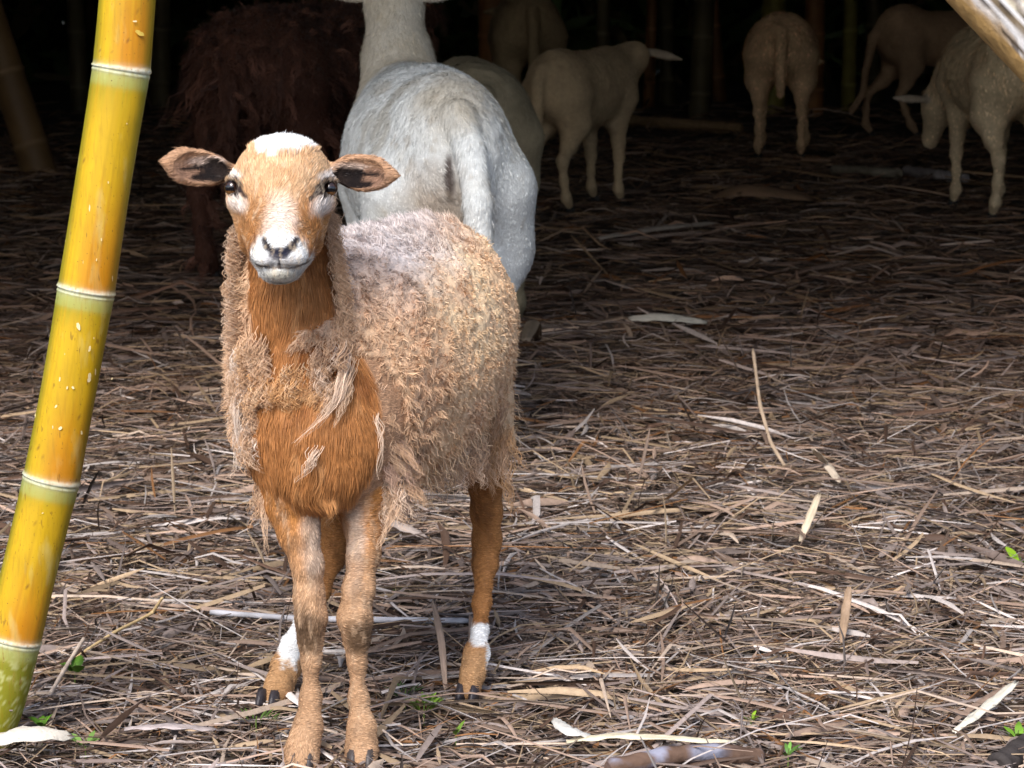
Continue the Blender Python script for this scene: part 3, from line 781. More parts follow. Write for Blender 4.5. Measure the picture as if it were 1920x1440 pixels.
    body = mesh_np('body', V2, F, M_SKIN, root, C * (.82 + .16 * w[:, None]))

    # ---- short hair
    sw = np.clip(1 - w, 0, 1) + .0
    hh = np.exp(-np.maximum(g['head'], 0) / .01)
    wt = sw * np.where(N[:, 1] < .4, 1, .35) * (1 + 1.2 * hh)
    p, n = sample(V2, F, N2, 85000, wt)
    wp, gp = wool_mask(p, n)
    nose = P(525, 425, 3.40)
    hd = gp['head'] < np.minimum(gp['neck'], gp['chest']) + .002
    ear = gp['ear'] < gp['head']
    cmb = np.tile(np.array([0, 0, -1.]), (len(p), 1))
    cmb[hd] = nrm(p[hd] - nose) + [0, .4, .1]
    cmb = cmb + .25 * np.stack([noise(p, 90, 171), noise(p, 90, 172), noise(p, 90, 173)], 1)
    lowm = hd & (p[:, 2] < nose[2]); cmb[lowm] = nrm(p[lowm] - nose) * [1, .8, .3] + [0, .6, .15]
    cmb[ear] = np.stack([np.sign(p[ear, 0] - nose[0]), 0 * p[ear, 0], -.1 + 0 * p[ear, 0]], 1)
    cmb = cmb + .35 * np.stack([noise(p, 28, 71), noise(p, 28, 72), noise(p, 28, 73)], 1)
    tg = nrm(cmb - n * (cmb * n).sum(1, keepdims=True))
    legm = (gp['leg'] < np.minimum(gp['chest'], gp['torso']))
    L = np.where(hd, .0062, np.where(ear, .005, np.where(legm, .0060, .017))) * np.exp(rng.normal(0, .2, len(p)))
    muz = np.linalg.norm((p - P(525, 482, 3.31)) * [1, .5, 1], axis=1) < RR(52, 3.3); L[muz] *= .45
    crown = blob(p, 532, 252, 3.45, 80, 34) > .4; L[crown & hd] *= 1.9
    cc = colour(p, n, np.clip(wp, 0, 1) * .9, gp) * np.exp(rng.normal(0, .17, (len(p), 1)))
    lift = np.where(crown & hd, .8, .28)[:, None]
    eyekeep = np.ones(len(p), bool)
    for (x, y, Y, s) in EY: eyekeep &= np.linalg.norm((p - P(x, y, Y)) * [1, .6, 1], axis=1) > RR(13.5, 3.4)
    lum = colour(p, n, np.clip(wp, 0, 1) * .9, gp).mean(1); k = eyekeep & ~((lum < .12) & (hd | ear) & (rng.random(len(p)) < .9))
    hair = strands(p[k], n[k], (tg + n * lift)[k], (tg + n * .05)[k], L[k], .0011 + 0 * L[k], cc[k], seg=2, amp=.04, tipc=1.06)
    mesh_np('hair_coat', hair[0], hair[1], M_HAIR, body, hair[2])

    # ---- fleece
    parts = []
    vis = np.where(N2[:, 1] < .5, 1, .3)
    p, n = sample(V2, F, N2, 102000, w ** 1.2 * vis)
    wp, gp = wool_mask(p, n)
    # wool lies in short crimped waves: the lay turns with a fine wave-like field
    wv = np.sin(p[:, 2] * 520 + 5 * noise(p, 26, 87) + 1.5 * noise(p, 70, 88))
    fl_ = np.stack([noise(p, 30, 81), noise(p, 30, 82), noise(p, 30, 83)], 1)
    fine = np.stack([noise(p, 120, 84), noise(p, 120, 85), noise(p, 120, 86)], 1)
    d0 = n * .55 + fl_ * .35 + fine * .7 + np.stack([-.35 + 0 * wv, 0 * wv, -.2 + .45 * wv], 1)
    d1 = n * .10 + fl_ * .5 + fine * .8 + np.stack([-.2 + .2 * wv, 0 * wv, -.55 - .3 * wv], 1)
    topm = sstep(P(0, 520, 3.8)[2], P(0, 430, 3.8)[2], p[:, 2])[:, None] * (p[:, 1:2] > 3.66)
    d0 = d0 + topm * np.array([-.3, -.1, .5]); d1 = d1 + topm * np.array([-.5, -.2, .9])
    L = (.0060 + .007 * topm[:, 0] + .009 * (p[:, 1] < 3.62)) * np.exp(rng.normal(0, .2, len(p)))
    cc = colour(p, n, np.clip(wp, .6, 1), gp) * np.exp(rng.normal(0, .10, (len(p), 1)))
    cl = np.minimum(noise(p * [1, 1, 2.2], 110, 90), .3); cc = cc * (1 + .24 * cl[:, None])
    parts.append(strands(p, n, d0, d1, L, .0016, cc, seg=4, amp=.11, freq=1.1, tipc=1.08))
    # longer wisps along silhouettes, neck and lower fringe
    p, n = sample(V2, F, N2, 5200, (w > .5) * vis)
    zb = P(0, 800, 3.8)[2]
    lowf = sstep(zb + .05, zb - .04, p[:, 2])
    nk = (np.minimum(gpd := B.sdf(p, True)['neck'], 9) < .02)
    L = (.008 + .030 * lowf + .014 * nk) * np.exp(rng.normal(0, .3, len(p)))
    d0 = n * .7 + rng.normal(0, .3, p.shape) + [0, 0, -.3]; d1 = n * .1 + rng.normal(0, .3, p.shape) + [0, 0, -1.2]
    wp, gp = wool_mask(p, n); cc = colour(p, n, wp, gp) * np.exp(rng.normal(0, .16, (len(p), 1)))
    parts.append(strands(p, n, d0, d1, L, .0016, cc, seg=6, amp=.10, freq=1.8, tipc=1.12))
    # hanging locks
    def lock(path, n_, spread, wd, col, tip=.25, curl=.05):
        pts = np.array([P(*q) for q in path]); m = 10
        t = np.linspace(0, 1, m); s = np.linspace(0, 1, len(pts))
        base = np.stack([np.interp(t, s, pts[:, i]) for i in range(3)], 1)
        for _ in range(3): base[1:-1] = .5 * base[1:-1] + .25 * (base[:-2] + base[2:])
        n_ = int(n_ * 1.8); wd = wd * .72
        off = rng.normal(0, spread * 1.25, (n_, 1, 3)); Ls = rng.uniform(.45, 1.05, n_); st = rng.uniform(-.02, .30, n_)
        off[:, :, 1] *= .6
        tt = np.clip(st[:, None] + (t[None, :]) * (Ls - st)[:, None], 0, 1.05)
        pos = np.stack([np.interp(tt, t, base[:, i]) for i in range(3)], -1)
        conv = (1 - (1 - tip) * tt ** .8)[..., None]
        pos = pos + np.array([0, .022, .004]) * np.clip(1 - t * 3.5, 0, 1)[None, :, None] ** 1.5
        ph = rng.normal(0, .8, (n_, 1)); fq = rng.uniform(1.6, 3.2, (n_, 1))
        wav = np.stack([np.sin(fq * tt * 6.28 + ph), np.cos(fq * tt * 5 + ph), .3 * np.sin(fq * tt * 4 + ph)], -1) * (curl * .045 + .0012)
        pos = pos + off * conv + wav
        sd = np.array([1., 0.1, 0.2]) + rng.normal(0, .3, (n_, 1, 3)); sd = nrm(sd)
        hw = (wd * .5 * np.maximum(1 - t, .12) ** .5)[None, :, None]
        Vv = np.stack([pos - sd * hw, pos + sd * hw], 2)
        cl_ = np.array(col) * np.exp(rng.normal(0, .14, (n_, 1))); Cc = np.repeat(cl_, m * 2, axis=0)
        b = np.arange(n_)[:, None] * m * 2 + np.arange(m - 1)[None, :] * 2
        Ff = np.stack([b, b + 1, b + 3, b + 2], -1).reshape(-1, 4)
        parts.append((Vv.reshape(-1, 3), Ff, Cc))
    w1 = (.62, .42, .28); w2 = (.68, .50, .37); w3 = (.54, .34, .21); w4 = (.70, .57, .47)
    def tufts(n_, x0, x1, y0, y1, Yd, lo, hi, dx, cols_, spread=.0032, m_=12, jx=14):
        for _ in range(n_):
            x = rng.uniform(x0, x1); y = rng.uniform(y0, y1) if not callable(y0) else y0(x) + rng.normal(0, y1)
            Y = Yd(x, y) if callable(Yd) else Yd
            l = rng.uniform(lo, hi); e = dx + rng.normal(0, jx) * l / 45
            lock([(x, y, Y), (x + e * .3 + rng.normal(0, 4), y + l * .5, Y - .010), (x + e, y + l, Y - .006)], m_, spread, .0016, cols_[rng.integers(len(cols_))], .35, .07)
    lock([(640, 660, 3.47), (650, 710, 3.45), (622, 772, 3.43), (552, 832, 3.42)], 34, .0036, .0015, w2)
    lock([(655, 680, 3.47), (652, 740, 3.45), (628, 800, 3.435)], 30, .0036, .0015, w1)
    lock([(690, 755, 3.49), (716, 800, 3.475), (709, 900, 3.47)], 12, .0022, .0014, w2, .15)
    lock([(592, 840, 3.44), (584, 870, 3.43), (556, 905, 3.43)], 24, .0036, .0014, w2)
    ychest = lambda x, y: 3.47 - .018 * math.cos((x - 555) / 60) + (.02 if y < 720 else 0)
    tufts(44, 470, 640, 685, 738, ychest, 22, 52, 2, ((.58, .34, .17), w3, (.56, .30, .13), (.62, .41, .25)), .0045, 11)
    tufts(40, 452, 500, 640, 760, 3.485, 22, 50, 2, (w1, w3, (.60, .37, .21)), .004, 12)
    tufts(16, 590, 655, 640, 740, 3.455, 30, 60, -6, (w1, w2, w3), .0035)
    lock([(478, 670, 3.50), (452, 730, 3.48), (440, 800, 3.48), (446, 880, 3.48)], 24, .0036, .0014, w4)
    tufts(34, 440, 480, 640, 830, 3.49, 35, 75, -4, (w1, w2, w4, w3))
    lock([(505, 890, 3.52), (492, 950, 3.51), (500, 1045, 3.50)], 16, .0026, .0013, w1, .12)
    tufts(14, 485, 520, 870, 930, 3.525, 35, 90, 0, (w1, w3))
    tufts(46, 700, 750, lambda x: 735 + (x - 700) * 1.2, 30, lambda x, y: 3.50 + (x - 700) * .0012, 35, 80, 10, (w1, w3, (.60, .40, .28)), .0034, 14)
    tufts(60, 705, 775, lambda x: 790 + (x - 705) * 1.3, 24, lambda x, y: 3.515 + (x - 705) * .0010, 40, 95, 8, (w2, w3, w1, (.58, .38, .28)), .0034, 14)
    lock([(735, 880, 3.54), (745, 940, 3.53), (722, 1000, 3.52), (708, 1030, 3.51)], 24, .0032, .0013, w1, .1)
    tufts(22, 715, 750, 880, 935, 3.535, 35, 80, -3, (w1, w3, w2))
    tufts(44, 765, 905, lambda x: 862 - (x - 765) * .12, 12, lambda x, y: 3.66 + (x - 765) * .0011, 25, 62, 4, (w1, w2, w3), .004, 12)
    tufts(34, 900, 955, lambda x: 790 + (x - 900) * .3, 30, 3.89, 40, 105, 4, (w1, w3, (.46, .27, .14)), .0036, 12)
    for i in range(26):                                                                # wavy wool down the left side of the neck
        y = 425 + i * 12; x = np.interp(y, [425, 560, 700], [462, 455, 462]); d = 16 + 12 * rng.random()
        lock([(x, y, 3.54), (x - d, y + 8, 3.53), (x - d - 6, y + 26, 3.525), (x - d + 2 + rng.normal(0, 4), y + 42, 3.52)], 22, .0035, .0013, (w1, w2, w3)[i % 3], .4, .12)
    for i in range(20):                                                                # and down the right side
        y = 385 + i * 17; x = np.interp(y, [385, 560, 720], [606, 634, 640])
        lock([(x, y, 3.50), (x + 16, y + 12, 3.49), (x + 22, y + 34, 3.49), (x + 14 + rng.normal(0, 5), y + 58, 3.485)], 26, .0040, .0014, (w3, w1, w3)[i % 3], .4, .1)
    fleece = merge(parts)
    mesh_np('fleece', fleece[0], fleece[1], M_WOOL, body, fleece[2])
    for (x, y, Y, s) in EY: eye_mesh(P(x, y, Y) + np.array([0, -.001, 0]), RR(16.5, 3.42), (s * .35, -1, -.10), body)
    fw = (-.2, -1)
    for (x, y, Y) in ((566, 1448, 3.475), (677, 1450, 3.475)):
        c = P(x, y, Y); c[2] = max(-.002, min(c[2], .004)); hoof_mesh(c, (0, -1), .0225, body, (.07, .058, .055))
    for (x, y, Y) in ((877, 1312, 3.785), (503, 1325, 3.755)):
        c = P(x, y, Y); c[2] = .002; hoof_mesh(c, fw, .0205, body)
main_sheep()

# ================================================================== OTHER SHEEP
def other_sheep(label, at, yaw, scale, col, legr=1., neck=(0, 0, 0), hdir=(1, 0, 0), wide=1., barrel=1., lumpy=.004, voxel=.010, leg=None, tail='hang', fur=9000, furL=.014, furW=.0028, shag=0, cols=None,
                hair_name='hair_coat', earcol=None, earlen=.11, seed=0, eardrop=-.15, belly=1., neckr=1.):
    """local frame: x forward, y left, z up; at = ground point under the body centre; yaw = compass of +x (radians from +X)"""
    at = np.array(at, float); c, s = math.cos(yaw), math.sin(yaw)
    R = np.array([[c, s, 0], [-s, c, 0], [0, 0, 1]])     # rows = local axes in world
    def W(x, y, z): return at + (np.array([x, y * wide, z]) * scale) @ R
    def ax(v): return nrm(np.array(v, float) @ R)
    B = Body(); S = scale
    B.ell(W(0, 0, .49 + .008 * (barrel > 1)), np.array((.32, .150 * wide * barrel, .165 * belly)) * S, 'torso', .03, R)
    B.ell(W(-.22, 0, .515), np.array((.16, .135 * wide, .155)) * S, 'torso', .06, R)
    B.ell(W(.20, 0, .50), np.array((.15, .125 * wide, .165)) * S, 'torso', .06, R)
    N0 = np.array(neck, float); hd = nrm(np.array(hdir, float))
    B.cap(W(.24, 0, .53), W(*((np.array([.30, 0, .56]) + N0) / 2)), .105 * S, .078 * S * neckr, 'neck', .05)
    B.cap(W(*((np.array([.30, 0, .56]) + N0) / 2)), W(*N0), .078 * S * neckr, .060 * S * neckr, 'neck', .03)
    hw = ax(hd); HN = W(*N0)
    side = nrm(np.cross(hw, [0, 0, 1]) if abs(hw[2]) < .9 else ax((0, 1, 0))); upv = np.cross(side, hw)
    B.ell(HN + hw * .03 * S, np.array((.078, .060, .062)) * S, 'head', .03, np.array([hw, side, upv]))
    B.cap(HN + hw * .05 * S, HN + hw * .165 * S, .050 * S, .032 * S, 'head', .03)
    for sg in (-1, 1):
        e0 = HN + upv * .02 * S + side * sg * .050 * S - hw * .01 * S
        ed = nrm(side * sg + np.array([0, 0, eardrop]) - hw * .15); fw = nrm(hw - ed * (hw @ ed)); Me = np.array([ed, fw, np.cross(ed, fw)])
        B.ell(e0 + ed * earlen * .42 * S, np.array((earlen * .46, .012, .023)) * S, 'ear', .012, Me)
        B.cap(e0 + ed * earlen * .6 * S, e0 + ed * earlen * 1.1 * S, .014 * S, .005 * S, 'ear', .015)
    LG = {'hl': (0, 0, 0), 'hr': (0, 0, 0), 'fl': (0, 0, 0), 'fr': (0, 0, 0)}; LG.update(leg or {})
    feet = []
    for nm, sg in (('hl', 1), ('hr', -1)):
        dx, dy, dz = LG[nm]; y = .085
        J = [(-.235, .07, .46, .100), (-.22, .085, .36, .080 if legr > 1 else .066), (-.27 + dx * .3, y + dy * .3, .275, .042), (-.335 + dx * .6, y + dy * .6, .215 + dz * .4, .027), (-.325 + dx * .8, y + dy * .8, .13 + dz * .7, .0185), (-.31 + dx, y + dy, .06 + dz, .022), (-.285 + dx, y + dy, .028 + dz, .022)]
        B.chain([(W(a, sg * b, z), r * S * (legr if r < .06 else 1)) for a, b, z, r in J], 'leg', .035)
        feet.append(W(-.275 + dx, sg * (y + dy), dz))
    for nm, sg in (('fl', 1), ('fr', -1)):
        dx, dy, dz = LG[nm]; y = .075
        J = [(.20, .07, .44, .085), (.18, .075, .33, .050), (.19 + dx * .4, y + dy * .4, .26, .033), (.195 + dx * .6, y + dy * .6, .195 + dz * .5, .026), (.19 + dx * .8, y + dy * .8, .13 + dz * .7, .0175), (.19 + dx, y + dy, .06 + dz, .022), (.21 + dx, y + dy, .028 + dz, .022)]
        B.chain([(W(a, sg * b, z), r * S * (legr if r < .06 else 1)) for a, b, z, r in J], 'leg', .035)
        feet.append(W(.22 + dx, sg * (y + dy), dz))
    if tail == 'hang': B.chain([(W(-.345, 0, .585), .036 * S), (W(-.385, 0, .53), .030 * S), (W(-.395, .0, .40), .026 * S), (W(-.39, 0, .30), .018 * S)], 'tail', .008)
    elif tail is not None: B.chain([(W(*t[:3]), t[3] * S) for t in tail], 'tail', .012)
    B.build(voxel)
    V, N, F = B.V, B.N, B.F
    root = empty('sheep', tuple(at), label, 'sheep', HEROGROUP)
    base = np.array(col, float)
    def colour(p):
        C = np.tile(base, (len(p), 1)) * (1 + .16 * fbm(p, 9, 3 + seed) + .10 * fbm(p, 40, 5 + seed))[:, None]
        if cols: C = cols(p, C, W, B)
        if earcol is not None:
            g = B.sdf(p, True); m = sstep(.004, -.004, g['ear'] - g['head']) * (g['ear'] < .02); C = mixc(C, earcol, m)
        return C
    body = mesh_np('body', V + N * (lumpy * (fbm(V, 40 if lumpy < .005 else 24, 7) + .5 * noise(V, 70, 8)) * (B.sdf(V, True)['torso'] < .004))[:, None], F, M_SKIN, root, colour(V) * .88)
    parts = []
    vis = np.where(N[:, 1] < .35, 1, .12)
    p, n = sample(V, F, N, fur, vis)
    cmb = np.array([0, 0, -1.]) - .35 * R[0] + .5 * np.stack([noise(p, 14, 71), noise(p, 14, 72), noise(p, 14, 73)], 1)
    tg = nrm(cmb - n * (cmb * n).sum(1, keepdims=True))
    g = B.sdf(p, True); lm = g['leg'] < g['torso'] - .005; short = lm | (g['head'] < g['neck']) | (g['ear'] < g['neck'])
    L = furL * np.where(short, .45, 1) * np.exp(rng.normal(0, .25, len(p)))
    cc = colour(p) * np.exp(rng.normal(0, .14 if lumpy < .005 else .32, (len(p), 1)))
    parts.append(strands(p, n, tg + n * (.45 if not shag else .9) + rng.normal(0, .12 + .2 * bool(shag), p.shape), tg + n * .05 + [0, 0, -.3 * bool(shag)], L, furW, cc, seg=3 if not shag else 5, amp=.05 + .1 * bool(shag), tipc=1.06))
    if shag:
        p, n = sample(V, F, N, shag, vis * (B.sdf(V, True)['leg'] > .005))
        # shaggy locks gathered into clumps
        K = 12; pr = np.repeat(p, K, 0) + rng.normal(0, .006, (len(p) * K, 3)); nr = np.repeat(n, K, 0)
        dd = np.repeat(n * .6 + rng.normal(0, .35, p.shape) + [0, 0, -.3], K, 0); de = np.repeat(n * .1 + rng.normal(0, .35, p.shape) + [0, 0, -1], K, 0)
        LL = np.repeat(furL * 2.2 * np.exp(rng.normal(0, .35, len(p))), K)
        cc = np.repeat(colour(p) * np.exp(rng.normal(.1, .4, (len(p), 1))), K, 0)
        parts.append(strands(pr, nr, dd, de, LL, furW * .9, cc, seg=5, amp=.08, tipc=1.35))
    m = merge(parts)
    mesh_np(hair_name, m[0], m[1], M_HAIR, body, m[2])
    for f in feet: hoof_mesh(f, R[0], .021 * S, body, (.05, .045, .04))
    return root

def white_cols(p, C, W, B):
    a = W(-.30, 0, .63); d = np.linalg.norm((p - a) * [1, .6, 1], axis=1)
    C = mixc(C, (.42, .37, .29), sstep(.13, .03, d + .04 * fbm(p, 22, 4)) * .75)
    b = W(-.37, .05, .44); d = np.linalg.norm((p - b), axis=1)
    C = mixc(C, (.36, .27, .19), sstep(.15, .02, d + .03 * fbm(p, 30, 6)) * .8)
    b = W(-.375, .028, .50); C = mixc(C, (.05, .03, .025), sstep(.015, .007, np.linalg.norm((p - b) * [1, .3, .22], axis=1) + .003 * noise(p, 60, 3)) * .9)  # dark streak paints the shade of the crevice beside the tail
    C = mixc(C, (.44, .40, .33), sstep(.05, .55, fbm(p, 14, 61)) * .5); C = mixc(C, (.34, .27, .19), sstep(.35, .6, fbm(p, 45, 62)) * .35)
    g = B.sdf(p, True); C = mixc(C, (.55, .46, .32), sstep(.01, -.01, g['neck'] - g['torso']) * .7)
    return C
GX = lambda px, py: G(px, py)
# large white ewe seen from behind
other_sheep('large white sheep with a hanging tail seen from behind, right behind the tan sheep', (-.190, 5.95, 0), math.radians(101), 1.22, (.68, .70, .70),
            neck=(.40, .0, .772), hdir=(.75, -.15, .10), eardrop=.30, wide=.81, barrel=1.24, belly=1.08, neckr=.84, legr=1.05, voxel=.0065, fur=42000, furL=.013, furW=.0017, cols=white_cols, seed=3, earlen=.12,
            tail=[(-.335, 0, .60, .032), (-.395, -.012, .55, .026), (-.436, -.02, .46, .024), (-.440, -.022, .36, .024), (-.430, -.02, .25, .018)], leg={'hr': (0, -.055, 0)})
def up(px, py, Yoff=0): g = G(px, py); g[1] += Yoff; return g
other_sheep('pale olive sheep mostly hidden behind the large white one, its flank at the right', tuple(P(885, 600, 7.95) * [1, 1, 0]), math.radians(95), 1.12, (.30, .24, .15),
            neck=(.42, 0, .50), hdir=(.6, 0, -.8), wide=1.05, fur=6000, seed=9)
other_sheep('dark brown shaggy sheep with matted wool in the shade behind the tan sheep', tuple(P(575, 500, 9.0) * [1, 1, 0]), math.radians(66), 1.30, (.095, .038, .023),
            neck=(.44, -.02, .66), hdir=(.8, -.2, -.15), wide=1.42, fur=14000, furL=.045, furW=.004, shag=900, seed=11, belly=1.1)
other_sheep('beige sheep turned right with one pale ear held straight out', tuple(P(1092, 380, 11.1) * [1, 1, 0]), math.radians(60), .98, (.58, .41, .24), legr=.74,
            neck=(.38, -.05, .62), hdir=(.45, .45, -.6), wide=.95, fur=5000, seed=13, earcol=(.50, .38, .27), earlen=.16, eardrop=-.35, leg={'hr': (.02, .0, 0), 'fl': (.02, 0, 0)})
other_sheep('woolly beige sheep seen from behind standing alone in the middle distance', tuple(P(1462, 290, 13.9) * [1, 1, 0]), math.radians(84), 1.08, (.72, .47, .27), legr=.70, lumpy=.014,
            neck=(.44, -.05, .40), hdir=(.5, -.2, -.8), wide=1.18, fur=7000, furL=.02, furW=.005, seed=17, leg={'fr': (0, .03, 0)})
other_sheep('grazing woolly cream sheep at the right edge under the slanting pole', tuple(P(1862, 402, 10.9) * [1, 1, 0]), math.radians(98), 1.12, (.76, .57, .35), legr=.70, lumpy=.014,
            neck=(.40, .08, .38), hdir=(.3, .1, -.9), wide=1.12, fur=8000, furL=.02, furW=.004, seed=19, earcol=(.52, .42, .32), earlen=.13, eardrop=-.1)
other_sheep('long tailed reddish brown sheep walking to the right in the upper right shade', tuple(P(1760, 250, 15.2) * [1, 1, 0]), math.radians(22), 1.10, (.52, .33, .20), legr=.74,
            neck=(.42, 0, .55), hdir=(.8, 0, -.5), wide=.88, fur=5000, seed=23, tail=[(-.33, 0, .58, .032), (-.39, .02, .50, .026), (-.43, .02, .32, .018), (-.44, .02, .22, .017), (-.50, .03, .13, .016)], leg={'hl': (-.08, 0, 0), 'hr': (.10, 0, 0)}, belly=.85)
other_sheep('dim sheep seen from behind at the top, above the pale eared one', tuple(P(985, 255, 15.0) * [1, 1, 0]), math.radians(95), 1.2, (.40, .28, .16),
            neck=(.42, 0, .55), hdir=(.7, 0, -.5), wide=1.1, fur=4000, seed=29)

# ================================================================== single pieces lying in the litter
def blade(name, pts, w, colr, label, cat, group=None, curl=.35, mat=None, seg=14, tipw=.15, thick=.0012):
    """a dry sheath or leaf: curved strip with a hollow section and real thickness; pts world"""
    pts = np.array(pts, float); t = np.linspace(0, 1, seg); s = np.linspace(0, 1, len(pts))
    c = np.stack([np.interp(t, s, pts[:, i]) for i in range(3)], 1)
    for _ in range(2): c[1:-1] = .5 * c[1:-1] + .25 * (c[:-2] + c[2:])
    tg = nrm(np.gradient(c, axis=0)); sd = nrm(np.cross(tg, [0, 0, 1])); 
    if abs(tg[:, 2]).mean() > .8: sd = nrm(np.cross(tg, [0, 1, 0]))
    up_ = np.cross(sd, tg); m = 7
    prof = np.linspace(-1, 1, m); hw = w * .5 * np.clip(np.sin(np.clip(t * .92 + .06, 0, 1) * math.pi) ** .45, tipw, 1)
    V = []
    for lay in (0, 1):
        for i in range(seg):
            for q in prof:
                V.append(c[i] + sd[i] * q * hw[i] + up_[i] * (curl * hw[i] * (1 - q * q) - lay * thick + .0015 * math.sin(i * 1.7 + q * 5)))
    V = np.array(V); F = []
    for lay in (0, 1):
        o = lay * seg * m
        for i in range(seg - 1):
            for j in range(m - 1):
                f = (o + i * m + j, o + i * m + j + 1, o + (i + 1) * m + j + 1, o + (i + 1) * m + j); F.append(f if not lay else f[::-1])
    o = seg * m
    for i in range(seg - 1):
        F.append((i * m, (i + 1) * m, o + (i + 1) * m, o + i * m)); a = m - 1; F.append((i * m + a, o + i * m + a, o + (i + 1) * m + a, (i + 1) * m + a))
    for j in range(m - 1):
        F.append((j, o + j, o + j + 1, j + 1)); a = (seg - 1) * m; F.append((a + j, a + j + 1, o + a + j + 1, o + a + j))
    C = np.tile(np.array(colr, float), (len(V), 1))
    li = np.tile(np.tile(prof, seg), 2); ti = np.tile(np.repeat(t, m), 2)
    C *= (1 + .22 * noise(np.stack([li * 4, ti * 2.5, li * 0 + c[0, 0] * 9], 1), 1.7, 4))[:, None]
    return tag(mesh_np(name, V, np.array(F), mat or M_DRY, None, C), label, cat, group)
def stick(name, pts, r, colr, label, cat, group=None, mat=None, patch=None):
    pts = np.array(pts, float); s = np.linspace(0, 1, len(pts)); t = np.linspace(0, 1, 40)
    c = np.stack([np.interp(t, s, pts[:, i]) for i in range(3)], 1)
    for _ in range(3): c[1:-1] = .5 * c[1:-1] + .25 * (c[:-2] + c[2:])
    rad = r * (1 + .06 * np.sin(t * 40) + .05 * np.cos(t * 17)); rad[0] *= .7; rad[-1] *= .6
    V, F, _ = tube(c, rad, 16)
    j = np.arange(16); k = len(V)
    cap = [(k - 2, (a + 1) % 16, a, a) for a in j]
    V[:-2] += nrm(V[:-2] - np.repeat(c, 16, 0)) * (r * .15 * fbm(V[:-2] * [6, 20, 20], 2, 3))[:, None]
    C = np.tile(np.array(colr, float), (len(V), 1)) * (1 + .3 * fbm(V * [1, 4, 4], 30, 8))[:, None]
    if patch is not None: C = mixc(C, patch, sstep(-.05, .25, fbm(V, 22, 40)))
    o = mesh_np(name, V, F, mat or M_WOOD, None, C)
    bm = bmesh.new(); bm.from_mesh(o.data); bm.verts.ensure_lookup_table()
    for base in (0, len(V) - 2 - 16):
        try: bm.faces.new([bm.verts[base + a] for a in (range(15, -1, -1) if base == 0 else range(16))])
        except ValueError: pass
    bmesh.ops.delete(bm, geom=[v for v in bm.verts if not v.link_faces], context='VERTS')
    bm.to_mesh(o.data); bm.free()
    return tag(o, label, cat, group)
def g(px, py, z=.03): return G(px, py, z - .022)
SH = 'dry bamboo sheaths on the litter'; ST = 'sticks and reeds on the litter'
PALE = (.62, .57, .50); TAN = (.46, .34, .22); GRY = (.42, .38, .36); BRN = (.24, .14, .08)
blade('bamboo_sheath', [g(1178, 600, .05), g(1240, 598, .055), g(1325, 606, .04)], .055, (.64, .56, .44), 'cream white curled sheath lying alone on the dark litter in the middle', 'sheath', SH, .6)
blade('bamboo_sheath', [g(1345, 372, .06), g(1400, 362, .09), g(1520, 376, .05)], .17, (.26, .15, .085), 'broad brown sheath lying in the shade in front of the woolly rear facing sheep', 'sheath', SH, .45)
blade('bamboo_sheath', [g(1120, 448, .04), g(1230, 430, .05), g(1345, 418, .045)], .05, (.42, .33, .26), 'narrow beige sheath lying left of and nearer than the broad brown one', 'sheath', SH, .5)
blade('bamboo_sheath', [g(-20, 1395, .035), g(50, 1378, .05), g(135, 1382, .035)], .05, (.70, .64, .55), 'wide cream sheath lying at the foot of the yellow bamboo', 'sheath', SH, .5)
blade('bamboo_sheath', [g(235, 1366, .035), g(320, 1360, .045), g(405, 1368, .035)], .022, (.40, .34, .33), 'flat grey sheath right of the cream one at the lower left', 'sheath', SH, .2)
blade('bamboo_sheath', [g(1525, 842, .10), g(1550, 870, .06), g(1575, 905, .035)], .022, (.55, .45, .35), 'pointed pale leaf propped up on the litter at the right', 'leaf', SH, .3)
blade('bamboo_sheath', [g(1536, 925, .10), g(1518, 970, .07), g(1500, 1015, .035)], .016, (.60, .49, .36), 'narrow tan leaf standing aslant below the pointed pale one', 'leaf', SH, .3)
blade('bamboo_sheath', [g(1592, 1100, .10), g(1585, 1150, .06), g(1578, 1205, .03)], .015, (.35, .24, .16), 'upright brown leaf blade sticking out of the litter at the right', 'leaf', SH, .4)
blade('bamboo_sheath', [g(1905, 1278, .06), g(1850, 1325, .05), g(1788, 1372, .035)], .018, (.74, .69, .58), 'long cream leaf slanting across the litter in the lower right corner', 'leaf', SH, .25)
blade('bamboo_sheath', [g(1040, 1350, .045), g(1065, 1372, .05), g(1110, 1384, .035)], .022, (.62, .60, .56), 'small curled whitish leaf on the litter right of the front hooves', 'leaf', SH, .6)
blade('bamboo_sheath', [g(812, 1125, .12), g(828, 1200, .08), g(836, 1300, .02)], .011, (.42, .31, .24), 'tall split brown blade standing beside the hind leg', 'leaf', SH, .4)
blade('bamboo_sheath', [g(1062, 1390, .035), g(1160, 1378, .045), g(1380, 1392, .035)], .020, (.68, .60, .44), 'long cream strip lying above the lichened branch at the bottom', 'sheath', SH, .3)
blade('bamboo_sheath', [g(722, 975, .035), g(760, 990, .05), g(800, 1008, .035)], .030, (.44, .36, .32), 'broad grey brown leaf on the litter under the belly', 'leaf', SH, .4)
blade('bamboo_sheath', [g(985, 640, .10), g(1000, 600, .12), g(1008, 640, .03)], .04, (.30, .22, .15), 'bent brown leaf standing right of the large white sheep', 'leaf', SH, .4)
stick('reed_stem', [g(395, 1148, .035), g(560, 1160, .04), g(700, 1162, .04), g(880, 1164, .03)], .0048, (.50, .49, .52), 'long pale grey reed lying straight behind the front legs', 'reed', ST)
stick('reed_stem', [g(520, 1218, .035), g(600, 1222, .036), g(705, 1225, .03)], .0042, (.52, .47, .44), 'short pale reed crossing behind the front legs below the long grey one', 'reed', ST)
